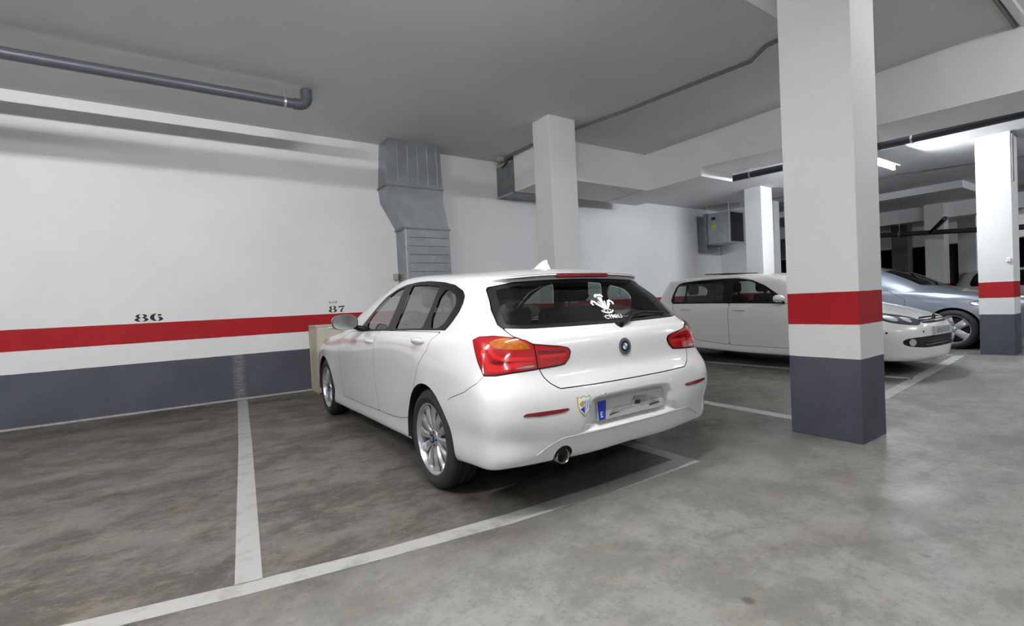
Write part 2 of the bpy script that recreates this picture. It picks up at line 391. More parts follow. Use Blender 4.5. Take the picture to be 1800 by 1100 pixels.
# mortar bead at the wall foot
structure('trim_1', g_box(-10, 12.0, WALL_Y-.018, WALL_Y, 0, .022), mat('mortar', (.36, .36, .34), .9, noise=.2, nscale=30), 'thin pale mortar bead along the wall foot', 'trim')

# ------------------------------------------------------------------ stencilled bay numbers on the wall
def digit(kind):
    def arc(cx, cy, rx, ry, a0, a1, n=12): return [(cx+rx*math.cos(math.radians(a0+(a1-a0)*i/n)), cy+ry*math.sin(math.radians(a0+(a1-a0)*i/n))) for i in range(n+1)]
    def cres(cx, cy, rx, ry, side, w):
        a = (90, -90) if side > 0 else (90, 270)
        out = arc(cx, cy, rx, ry, *a); inn = arc(cx, cy, rx*w, ry*.72, a[1], a[0])
        return out+inn
    P = []
    if kind == '8':
        for s in (-1, 1):
            P.append([(x+s*.05, y) for x, y in cres(0, .74, .38, .26, s, .34)]); P.append([(x+s*.05, y) for x, y in cres(0, .26, .46, .28, s, .38)])
    if kind == '6':
        P.append([(x-.05, y) for x, y in cres(0, .5, .46, .52, -1, .30)])
        P.append([(x+.06, y) for x, y in cres(0, .28, .42, .30, 1, .30)])
        P.append(arc(.22, .80, .15, .13, 0, 345, 14))
    if kind == '7':
        P.append([(-.42, .72), (-.36, .98), (-.05, .93), (.2, 1.0), (.42, .97), (.42, .86), (.1, .74), (-.15, .80), (-.3, .70)])
        P.append([(.30, .70), (.20, .55), (.08, .30), (.04, .06), (-.22, .06), (-.15, .32), (.04, .55), (.16, .70)])
        P.append([(-.30, .0), (.26, .0), (.26, .04), (-.30, .04)])
    if kind == '1': P.append([(-.1, 0), (.1, 0), (.1, 1), (-.1, 1)])
    return P
M_INK = mat('stencil_ink', (.012, .014, .013), .7)
def number(txt, x, z, w, h, label, small=None):
    root = thing('stencilled_number', label, 'number', (x, WALL_Y, z))
    for i, ch in enumerate(txt):
        g = []
        for poly in digit(ch):
            fr = (Vector((i*w*1.13, 0, 0)), Vector((w, 0, 0)), Vector((0, 0, h)), Vector((0, -1, 0)))
            g.append(g_prism(poly, 0, .0025, fr))
        obj('digit', g_join(*g), M_INK, root)
    if small:
        g = [g_prism([(0, 0), (1, 0), (1, 1), (0, 1)], 0, .0025, (Vector((dx, 0, h*1.42)), Vector((ww, 0, 0)), Vector((0, 0, hh)), Vector((0, -1, 0)))) for dx, ww, hh in small]
        obj('faint_old_mark', g_join(*g), mat('faded_ink', (.28, .28, .28), .7), root)
    return root
number('86', -.415, 1.128, .135, .092, 'black stencilled number 86 on the wall of the empty bay')
number('87', 1.875, 1.128, .115, .095, 'black stencilled number 87 on the wall above the cream chest', [(-.05, .02, .03), (-.02, .012, .022), (.005, .012, .03), (.025, .01, .02), (.045, .02, .036)])

# ------------------------------------------------------------------ services on the ceiling
def pipe(name, pts, r, m, label, cat='pipe', clamps=(), elbows=(), n=20):
    root = thing(name, label, cat, pts[0])
    o = Vector(pts[0])
    obj('pipe_run', g_tube([Vector(p)-o for p in pts], r, n), m, root, smooth=True)
    for c, zt in clamps:
        c = Vector(c)-o; a = (Vector(pts[1])-Vector(pts[0])).normalized()
        g = g_join(g_tube([c-a*.012, c+a*.012], r*1.1, n), g_tube([c+Vector((0, 0, r)), Vector((c.x, c.y, zt-o.z))], .006, 6))
        obj('pipe_clamp', g, M_STEEL, root, smooth=True)
    for e, rr in elbows:
        obj('elbow_joint', g_tube([Vector(q)-o for q in e], rr, n), m, root, smooth=True)
    return root
pz, py = 3.575, 6.02
el = [(1.24+.10*math.sin(a), py, pz+.10-.10*math.cos(a)) for a in [i*math.pi/2/8 for i in range(9)]]
pipe('drain_pipe', [(-5, py+.05, pz-.02), (1.24, py, pz)], .055, M_PVC, 'grey plastic drain pipe under the ceiling along the long wall',
     clamps=[((1.10, py, pz), ZC-.004), ((-1.45, py+.02, pz-.01), ZC-.004)], elbows=[([(1.19, py, pz)]+el+[(1.34, py, ZC-.004)], .064)])
pipe('drain_pipe', [(8.4, 5.6, 3.235), (8.4, 2.7, 3.14), (8.4, -6, 2.96)], .056, M_PVCD, 'dark drain pipe slung behind the cross beam', clamps=[((8.4, 2.32, 3.128), ZC2-.004), ((8.4, 4.6, 3.2), ZC2-.004)])
pipe('drain_pipe', [(15.5, 6.5, 2.58), (15.5, 2.2, 2.27), (15.5, -5, 2.1)], .06, M_PVCD, 'dark drain pipe crossing the far bays', clamps=[((15.5, 4.6, 2.443), 3.165)], elbows=[([(15.5, 3.96, 2.40), (14.3, 3.40, 2.58)], .05)])
pipe('drain_pipe', [(-7, 3.5, 3.49), (.1, 3.5, 3.5)], .043, M_PVC, 'unseen grey plastic pipe added to shade a band of the long wall', clamps=[((-.6, 3.5, 3.5), ZC-.004), ((-4, 3.5, 3.495), ZC-.004)])  # unseen pipe added to cast the soft shadow band on the long wall
def conduit(pts, label, r=.019):
    o = tag(obj('conduit', g_tube(pts, r, 8), M_COND, smooth=True), label, 'conduit'); return o
conduit([(4.905, 7.0, ZC-.021), (4.93, 6.4, ZC-.021), (4.95, 5.88, ZC-.021), (5.08, 5.48, ZC-.021), (5.25, 4.6, ZC-.021), (5.45, 2.93, ZC-.021), (5.27, 2.67, ZC-.021), (5.26, 2.36, ZC-.021)], 'thin grey conduit with a kink on the main ceiling')
conduit([(11.7, 6.4, ZC2-.02), (11.75, 3.77, ZC2-.02), (12.24, 2.5, ZC2-.02), (12.43, 2.06, ZC2-.02), (12.9, 0, ZC2-.02), (13.4, -4, ZC2-.02)], 'thin conduit on the low ceiling past the banded corner pillar', .014)
conduit([(10.6, 1.655, ZC2-.02), (10.25, 1.652, ZC2-.02), (10.21, 1.650, ZC2-.05), (10.21, 1.650, 2.58)], 'conduit dropping down the banded corner pillar', .014)
conduit([(5.25, 1.1, ZC-.03), (6.4, 1.11, ZC-.03), (7.2, 1.12, ZC-.03)], 'cable conduit on the ceiling ending at the cross beam', .02)
tag(obj('cable_trunking', g_box(5.25, 7.2, 1.02, 1.08, ZC-.05, ZC), M_BEAM), 'painted cable trunking on the ceiling ending at the cross beam', 'trunking')
tag(obj('switch_box', g_box(10.17, 10.2, 1.69, 1.74, 1.40, 1.46, .006), M_WHITE), 'small white switch box on the banded corner pillar', 'switch')
# small junction box on the ceiling conduit near the wall
jb = thing('junction_box', 'small beige junction box on the ceiling near the long wall', 'junction box', (4.84, 7.2, ZC-.07))
M_JB = mat('aged_plastic', (.42, .40, .30), .6)
obj('box_body', g_box(-.05, .05, -.05, .05, 0, .068, .008), M_JB, jb); obj('lid', g_box(-.042, .042, -.042, .042, -.01, -.0005, .004), M_JB, jb)

# ceiling lamps (each a batten fitting with a bare tube that gives the light)
def batten(x, y, z, length, along, watts, colr, i):
    labels = ['twin batten lamp hanging over the near bays', 'unseen batten lamp added over the bay end line', 'batten lamp near the end wall', 'batten lamp over the aisle near the end wall', 'unseen batten lamp added crosswise by the massive pillar', 'batten lamp over the aisle before the cross beam', 'white batten lamp behind the massive pillar below the low ceiling', 'batten lamp over the aisle past the cross beam', 'batten lamp over the aisle deep in the garage', 'batten lamp in the dim far bays']
    zt = ZC2 if x > 7.3 else (4.12 if (x < 5.2 and y < 2.35) else ZC)
    root = thing('ceiling_lamp', labels[i], 'lamp', (x, y, z), 0 if along == 'x' else math.pi/2, 'batten lamps')
    h = length/2
    lip = .010
    obj('housing', g_prism([(-.05, .045), (.05, .045), (.085, lip+.002), (.07, lip), (.045, .036), (-.045, .036), (-.07, lip), (-.085, lip+.002)], -h-.04, h+.04, (Vector((0, 0, .02)), Vector((0, 1, 0)), Vector((0, 0, 1)), Vector((1, 0, 0)))), M_WHITE, root)
    tr = .016; mt = mat('lit_tube', (.9, .9, .9), .3, emit=colr, estr=watts/(math.pi*2*math.pi*tr*length))
    obj('tube', g_tube([(-h, 0, -.012), (h, 0, -.012)], tr, 10), mt, root, smooth=True)
    for s in (-1, 1):
        obj('end_cap', g_box(s*h-.012, s*h+.02, -.025, .025, -.032, .056, .004), M_WHITE, root)
        if zt-z > .12: obj('hanger', g_tube([(s*h*.8, 0, .06), (s*h*.8, 0, zt-z)], .006, 6), M_STEEL, root)
for i, a in enumerate(LAMPS): batten(*a, i)

# ------------------------------------------------------------------ sheet metal duct on the long wall
dk = thing('ventilation_duct', 'galvanised sheet metal duct stepping down the long wall', 'duct', (0, 0, 0))
def loft(a, b, za, zb, y0=7.12, y1=7.498):
    V = [(a[0], y0, za), (a[1], y0, za), (a[1], y1, za), (a[0], y1, za), (b[0], y0, zb), (b[1], y0, zb), (b[1], y1, zb), (b[0], y1, zb)]
    return V, [(0, 1, 2, 3), (7, 6, 5, 4), (0, 4, 5, 1), (1, 5, 6, 2), (2, 6, 7, 3), (3, 7, 4, 0)]
obj('duct_section', loft((2.67, 3.62), (2.72, 3.60), 3.05, ZC-.002), M_GALV, dk)
obj('duct_section', loft((2.69, 3.62), (2.67, 3.62), 2.82, 3.03), M_GALV, dk)
obj('duct_section', loft((2.925, 3.70), (2.69, 3.62), 2.40, 2.82), M_GALV, dk)
obj('duct_section', loft((2.935, 3.715), (2.93, 3.70), .75, 2.38), M_GALV, dk)
obj('joint_flange', g_box(2.655, 3.635, 7.105, 7.4985, 3.028, 3.052), M_GALVD, dk)
obj('joint_flange', g_box(2.905, 3.725, 7.105, 7.4985, 2.378, 2.402), M_GALVD, dk)
obj('corner_strip', g_box(2.928, 2.945, 7.108, 7.13, .75, 2.38), M_STEEL, dk)
for i in range(12):
    zz = 2.25-.135*i
    obj('stiffening_rib', g_tube([(2.99, 7.121, zz), (3.66, 7.121, zz)], .007, 8), M_GALV, dk, smooth=True)
for k in range(5): obj('stiffening_rib', g_tube([(2.86+.17*k, 7.121, 3.10), (2.87+.165*k, 7.121, 3.70)], .004, 6), M_GALV, dk, smooth=True)
tag(obj('wall_socket', g_box(2.845, 2.905, 7.42, 7.499, 1.60, 1.70, .006), M_JB), 'small beige socket on the wall beside the metal duct', 'socket')

mb = thing('duct_box', 'grey metal duct box tucked between the boxed beam and wall', 'duct', (0, 0, 0))
obj('casing', g_box(4.94, 5.75, 6.985, 7.499, 3.09, 3.66), M_GALVD, mb, bevel=.006)
obj('rail', g_box(4.93, 4.94, 7.0, 7.49, 3.64, 3.67), M_STEEL, mb); obj('rail', g_box(4.93, 4.94, 7.0, 7.49, 3.08, 3.105), M_STEEL, mb)
obj('pipe_stub', g_tube([(4.938, 7.3, 3.6), (4.925, 7.2, 3.63), (4.925, 7.1, 3.66)], .012, 8), M_BLACK, mb, smooth=True)

# ------------------------------------------------------------------ fan unit hanging at the end of the long wall
fu = thing('fan_unit', 'grey metal fan box with dark grille and yellow warning sign', 'fan', (0, 0, 0))
obj('casing', g_box(11.0, 11.62, 6.6, 7.18, 2.36, 3.12), M_GALV, fu, bevel=.008)
obj('end_flange', g_box(10.97, 11.65, 7.18, 7.26, 2.34, 3.14), M_GALVD, fu); obj('wall_collar', g_box(11.05, 11.58, 7.26, 7.498, 2.2, 3.05), M_GALVD, fu)
for b in (g_box(10.985, 11.03, 6.575, 6.6, 2.34, 3.14), g_box(11.6, 11.645, 6.575, 6.6, 2.34, 3.14), g_box(11.03, 11.6, 6.575, 6.6, 2.34, 2.385), g_box(11.03, 11.6, 6.575, 6.6, 3.095, 3.14)): obj('grille_frame', b, M_STEEL, fu)
obj('grille_back', g_box(11.03, 11.6, 6.592, 6.599, 2.385, 3.095), M_BLACK, fu)
for i in range(22): obj('grille_wire', g_tube([(11.03+.026*(i+.5), 6.588, 2.385), (11.03+.026*(i+.5), 6.588, 3.095)], .003, 5), M_PVCD, fu)
for x, y in ((11.04, 6.62), (11.6, 6.62), (11.04, 7.2)): obj('hanger_bracket', g_join(g_box(x-.03, x+.03, y-.02, y+.02, 3.12, 3.15), g_tube([(x, y, 3.12), (x, y, ZC2)], .008, 6)), M_STEEL, fu)
M_SIGNY = mat('warning_yellow', (.55, .68, .02), .5)
fr = (Vector((11.0, 7.0, 2.83)), Vector((0, -1, 0)), Vector((0, 0, 1)), Vector((-1, 0, 0)))
sg = obj('warning_sign', g_prism([(-.075, -.06), (.075, -.06), (0, .09)], 0, .003, fr), M_SIGNY, fu)
obj('bolt_symbol', g_prism([(-.012, -.035), (.01, -.0), (.0, .0), (.014, .045), (-.012, .008), (0, .006)], .003, .005, fr), M_BLACK, sg)
obj('black_label', g_prism([(-.06, .13), (.05, .13), (.05, .2), (-.06, .2)], 0, .003, fr), M_BLACK, fu)

# ------------------------------------------------------------------ cream box standing at the wall in front of the white hatchback
M_CREAM = mat('cream_board', (.56, .54, .44), .55, noise=.10, nscale=5); M_TAN = mat('tan_edge', (.50, .44, .30), .6)
cb = thing('storage_box', 'cream coloured boxy chest standing against the wall', 'box', (1.52, 7.05, 0))
obj('side_panel', g_box(0, .02, .01, .43, .012, .93), M_CREAM, cb); obj('side_panel', g_box(.88, .90, .01, .43, .012, .93), M_CREAM, cb)
obj('front_panel', g_box(.02, .88, 0, .02, .012, .93), M_CREAM, cb); obj('lid', g_box(-.01, .91, -.012, .44, .93, .955, .006), M_CREAM, cb)
obj('lid_bar', g_box(.15, .75, -.02, -.012, .90, .925, .003), M_WHITE, cb)
for x in (-.004, .0): pass
obj('edge_strip', g_box(-.006, .0, -.004, .022, 0, .93), M_TAN, cb); obj('edge_strip', g_box(-.006, .0, .412, .44, 0, .93), M_TAN, cb); obj('foot_rail', g_box(-.004, .0, .022, .41, 0, .03), M_TAN, cb)
# ------------------------------------------------------------------ car surface toolkit
def spline_axis(P, k):
    """Non-uniform Catmull-Rom along axis 0 of P (n,m,3); k samples per span, mean chord knots."""
    n = P.shape[0]
    d = np.linalg.norm(np.diff(P, axis=0), axis=2).mean(axis=1)
    d = np.maximum(d, 1e-3) ** 0.75
    t = np.concatenate([[0], np.cumsum(d)])
    T = np.zeros_like(P)
    for i in range(n):
        if i == 0: T[i] = (P[1]-P[0])/d[0]
        elif i == n-1: T[i] = (P[-1]-P[-2])/d[-1]
        else:
            a, b = (P[i]-P[i-1])/d[i-1], (P[i+1]-P[i])/d[i]
            T[i] = (a*d[i]+b*d[i-1])/(d[i]+d[i-1])
    out = []
    for i in range(n-1):
        for j in range(k):
            s = j/k; h = d[i]
            out.append((2*s**3-3*s**2+1)*P[i]+(s**3-2*s**2+s)*h*T[i]+(-2*s**3+3*s**2)*P[i+1]+(s**3-s**2)*h*T[i+1])
    out.append(P[-1])
    return np.array(out)

def dense_net(rows, kr, kc, smooth=2):
    P = np.array(rows, float)                      # rows x cols x (w,y,z)
    A = spline_axis(P, kr)
    B = spline_axis(A.transpose(1, 0, 2), kc).transpose(1, 0, 2)
    B[:, 0, 0] = 0; B[:, -1, 0] = 0; B[-1, :, 0] = 0
    B[:, :, 0] = np.maximum(B[:, :, 0], 0)
    for _ in range(smooth):
        C_ = B.copy()
        C_[1:-1, 1:-1] = .5*B[1:-1, 1:-1]+.125*(B[:-2, 1:-1]+B[2:, 1:-1]+B[1:-1, :-2]+B[1:-1, 2:])
        # symmetric treatment on the centre columns
        for c, cc in ((0, 1), (-1, -2)):
            C_[1:-1, c, 1:] = .5*B[1:-1, c, 1:]+.25*B[1:-1, cc, 1:]+.125*(B[:-2, c, 1:]+B[2:, c, 1:])
        B = C_
    return B

def shell_mesh(B):
    """Full (mirrored, welded) triangle shell out of the half net; returns V,N,T."""
    nr, nc, _ = B.shape
    L = B.reshape(-1, 3)*np.array([-1, 1, 1]); Rr = B.reshape(-1, 3)
    idx = np.arange(nr*nc).reshape(nr, nc)
    a, b, c, d = idx[:-1, :-1].ravel(), idx[:-1, 1:].ravel(), idx[1:, 1:].ravel(), idx[1:, :-1].ravel()
    TL = np.concatenate([np.stack([a, d, b], 1), np.stack([b, d, c], 1)])
    TR = TL[:, ::-1]+nr*nc
    V = np.concatenate([L, Rr]); T = np.concatenate([TL, TR])
    key = np.round(V*2e5).astype(np.int64)
    _, first, inv = np.unique(key, axis=0, return_index=True, return_inverse=True)
    inv = inv.ravel()
    V = V[first]; T = inv[T]
    ok = (T[:, 0] != T[:, 1]) & (T[:, 1] != T[:, 2]) & (T[:, 0] != T[:, 2])
    T = T[ok]
    return (V, vnormals(V, T), T)

def vnormals(V, T):
    fn = np.cross(V[T[:, 1]]-V[T[:, 0]], V[T[:, 2]]-V[T[:, 0]])
    N = np.zeros_like(V)
    for i in range(3): np.add.at(N, T[:, i], fn)
    return N/np.maximum(np.linalg.norm(N, axis=1, keepdims=True), 1e-12)

def sub(mesh, mask):
    V, N, T = mesh
    T = T[mask]
    u, inv = np.unique(T, return_inverse=True)
    return (V[u], N[u], inv.reshape(-1, 3))

def join(ms):
    ms = [m for m in ms if len(m[2])]
    if not ms: return (np.zeros((0, 3)), np.zeros((0, 3)), np.zeros((0, 3), int))
    o = 0; Vs, Ns, Ts = [], [], []
    for V, N, T in ms:
        Vs.append(V); Ns.append(N); Ts.append(T+o); o += len(V)
    return (np.concatenate(Vs), np.concatenate(Ns), np.concatenate(Ts))

def clip(mesh, s, keep):
    """keep triangles where s<0 (keep=-1) or s>0 (keep=+1), cutting exactly along s=0."""
    V, N, T = mesh
    s = -s if keep > 0 else s
    ins = s < 0
    cnt = ins[T].sum(1)
    full = T[cnt == 3]
    newV, newN, newT, cache = [], [], [], {}
    def cut(i, j):
        k = (i, j) if i < j else (j, i)
        if k not in cache:
            t = s[k[0]]/(s[k[0]]-s[k[1]]); t = min(max(t, .002), .998)
            cache[k] = len(V)+len(newV)
            newV.append(V[k[0]]*(1-t)+V[k[1]]*t)
            n = N[k[0]]*(1-t)+N[k[1]]*t
            newN.append(n/max(np.linalg.norm(n), 1e-12))
        return cache[k]
    for t in T[(cnt > 0) & (cnt < 3)]:
        t = [int(q) for q in t]
        m = [bool(ins[q]) for q in t]
        if sum(m) == 1:
            i = m.index(True); a, b, c = t[i], t[(i+1) % 3], t[(i+2) % 3]
            newT.append((a, cut(a, b), cut(c, a)))
        else:
            i = m.index(False); a, b, c = t[i], t[(i+1) % 3], t[(i+2) % 3]
            p, q = cut(a, b), cut(c, a)
            newT.append((p, b, c)); newT.append((p, c, q))
    V2 = np.concatenate([V, np.array(newV).reshape(-1, 3)]); N2 = np.concatenate([N, np.array(newN).reshape(-1, 3)])
    T2 = np.concatenate([full, np.array(newT, int).reshape(-1, 3)])
    if len(T2) == 0: return (np.zeros((0, 3)), np.zeros((0, 3)), np.zeros((0, 3), int))
    return sub((V2, N2, T2), np.ones(len(T2), bool))

def poly_sdf(P, poly):
    """signed distance of 2D points P to closed polygon (negative inside)."""
    P = np.asarray(P, float); Q = np.asarray(poly, float)
    d = np.full(len(P), 1e9); ins = np.zeros(len(P), bool)
    for i in range(len(Q)):
        a, b = Q[i], Q[(i+1) % len(Q)]
        e = b-a; w = P-a
        t = np.clip((w@e)/max(e@e, 1e-12), 0, 1)
        d = np.minimum(d, np.linalg.norm(w-t[:, None]*e, axis=1))
        c = (a[1] <= P[:, 1]) != (b[1] <= P[:, 1])
        if abs(b[1]-a[1]) > 1e-12:
            x = a[0]+(P[:, 1]-a[1])/(b[1]-a[1])*e[0]
            ins ^= c & (P[:, 0] < x)
    return np.where(ins, -d, d)

def round_poly(poly, n=2):
    Q = np.asarray(poly, float)
    for _ in range(n):                      # Chaikin corner cutting
        R_ = np.roll(Q, -1, axis=0)
        Q = np.stack([.75*Q+.25*R_, .25*Q+.75*R_], 1).reshape(-1, 2)
    return Q

def cut_out(mesh, region, sfun, gap=0.0):
    """region(V)->bool per vertex where the outline applies; returns (piece, rest)."""
    V = mesh[0]
    s = np.where(region(V), sfun(V), 1.0)
    return clip(mesh, s+gap/2, -1), clip(mesh, s-gap/2, +1)

def move(mesh, d):
    return (mesh[0]+mesh[1]*d, mesh[1], mesh[2])

def mesh_obj(name, mesh, mat, parent=None, normals=True, thick=0):
    V, N, T = mesh
    me = bpy.data.meshes.new(name)
    me.from_pydata(V.tolist(), [], T.tolist())
    me.materials.append(mat)
    me.polygons.foreach_set('use_smooth', [True]*len(me.polygons))
    if normals and len(V): me.normals_split_custom_set_from_vertices(N.tolist())
    o = bpy.data.objects.new(name, me); COL.objects.link(o)
    if parent is not None: o.parent = parent
    if thick:
        m = o.modifiers.new('thickness', 'SOLIDIFY'); m.thickness = thick; m.offset = -1
    return o
BMW_ROWS = [
 # r0 underside flange
 [(0,-.72,.315),(.29,-.715,.31),(.50,-.69,.315),(.64,-.62,.315),(.72,-.54,.30),(.75,-.47,.285),(.76,0,.25),(.745,.45,.235),(.735,1.0,.215),(.735,1.65,.20),(.745,2.2,.19),(.76,2.85,.20),(.68,3.28,.21),(.42,3.46,.21),(0,3.52,.21)],
 # r1 lower edge
 [(0,-.80,.30),(.30,-.795,.295),(.55,-.77,.30),(.735,-.735,.30),(.825,-.65,.285),(.845,-.47,.275),(.85,0,.24),(.835,.45,.225),(.825,1.0,.205),(.825,1.65,.19),(.835,2.2,.18),(.85,2.85,.19),(.76,3.36,.20),(.45,3.56,.20),(0,3.62,.20)],
 # r2 diffuser crease / sill crease
 [(0,-.845,.425),(.30,-.84,.425),(.56,-.815,.43),(.757,-.765,.44),(.852,-.68,.45),(.872,-.48,.45),(.872,0,.42),(.852,.45,.345),(.845,1,.325),(.845,1.65,.31),(.85,2.2,.31),(.868,2.85,.38),(.79,3.40,.38),(.47,3.62,.38),(0,3.68,.38)],
 # r3
 [(0,-.86,.545),(.30,-.855,.545),(.57,-.83,.55),(.772,-.785,.555),(.870,-.69,.56),(.887,-.48,.56),(.887,0,.56),(.865,.45,.50),(.858,1,.49),(.858,1.65,.48),(.862,2.2,.49),(.878,2.85,.55),(.79,3.42,.55),(.47,3.64,.55),(0,3.70,.55)],
 # r4 bumper shelf
 [(0,-.848,.655),(.30,-.843,.655),(.57,-.82,.66),(.767,-.775,.665),(.864,-.68,.665),(.884,-.48,.665),(.887,0,.66),(.87,.45,.65),(.866,1,.64),(.866,1.65,.63),(.868,2.2,.635),(.876,2.85,.66),(.78,3.40,.65),(.46,3.61,.65),(0,3.67,.65)],
 # r5
 [(0,-.80,.765),(.30,-.797,.765),(.56,-.78,.77),(.738,-.73,.775),(.838,-.63,.78),(.874,-.47,.78),(.88,0,.78),(.872,.45,.775),(.868,1,.77),(.868,1.65,.76),(.867,2.2,.765),(.868,2.85,.77),(.75,3.36,.745),(.44,3.55,.74),(0,3.60,.74)],
 # r6 shoulder
 [(0,-.785,.905),(.30,-.78,.905),(.55,-.76,.907),(.71,-.71,.908),(.812,-.605,.905),(.847,-.45,.905),(.864,0,.90),(.866,.45,.895),(.863,1,.885),(.858,1.65,.865),(.850,2.2,.855),(.83,2.85,.84),(.70,3.28,.80),(.42,3.46,.785),(0,3.52,.785)],
 # r7 beltline
 [(0,-.70,1.00),(.30,-.695,1.0),(.54,-.675,1.0),(.67,-.63,1.0),(.755,-.53,1.0),(.795,-.40,.995),(.815,0,.985),(.815,.45,.975),(.812,1,.965),(.808,1.65,.945),(.80,2.15,.935),(.70,2.42,.95),(.50,2.52,.965),(.28,2.56,.97),(0,2.58,.975)],
 # r8 mid glass
 [(0,-.575,1.14),(.29,-.57,1.14),(.51,-.55,1.14),(.63,-.50,1.14),(.70,-.41,1.135),(.735,-.29,1.13),(.752,.05,1.13),(.757,.45,1.13),(.757,.92,1.125),(.752,1.42,1.115),(.735,1.80,1.09),(.645,2.08,1.10),(.47,2.20,1.115),(.27,2.25,1.12),(0,2.27,1.125)],
 # r9 glass top
 [(0,-.43,1.278),(.28,-.425,1.276),(.48,-.405,1.268),(.585,-.355,1.26),(.645,-.28,1.255),(.675,-.17,1.255),(.69,.12,1.285),(.69,.42,1.305),(.687,.80,1.315),(.68,1.12,1.295),(.66,1.38,1.255),(.58,1.66,1.265),(.43,1.78,1.28),(.25,1.83,1.285),(0,1.85,1.29)],
 # r10 roof edge / spoiler lip
 [(0,-.475,1.305),(.28,-.467,1.301),(.47,-.44,1.292),(.56,-.37,1.292),(.605,-.26,1.302),(.62,-.14,1.313),(.628,.14,1.337),(.63,.42,1.357),(.628,.75,1.37),(.62,1.0,1.36),(.59,1.18,1.335),(.51,1.38,1.34),(.39,1.48,1.35),(.23,1.52,1.355),(0,1.535,1.36)],
 # r11 roof
 [(0,-.30,1.347),(.24,-.29,1.345),(.37,-.26,1.343),(.42,-.20,1.343),(.44,-.12,1.347),(.45,0,1.353),(.455,.2,1.365),(.455,.42,1.377),(.455,.7,1.388),(.45,.9,1.387),(.43,1.02,1.380),(.38,1.12,1.376),(.29,1.18,1.377),(.17,1.21,1.379),(0,1.22,1.38)],
 # r12 centre line
 [(0,-.10,1.366),(0,-.06,1.367),(0,-.02,1.369),(0,.04,1.372),(0,.1,1.375),(0,.18,1.379),(0,.3,1.385),(0,.45,1.391),(0,.65,1.396),(0,.8,1.397),(0,.88,1.396),(0,.95,1.394),(0,1.0,1.392),(0,1.03,1.391),(0,1.05,1.391)],
]
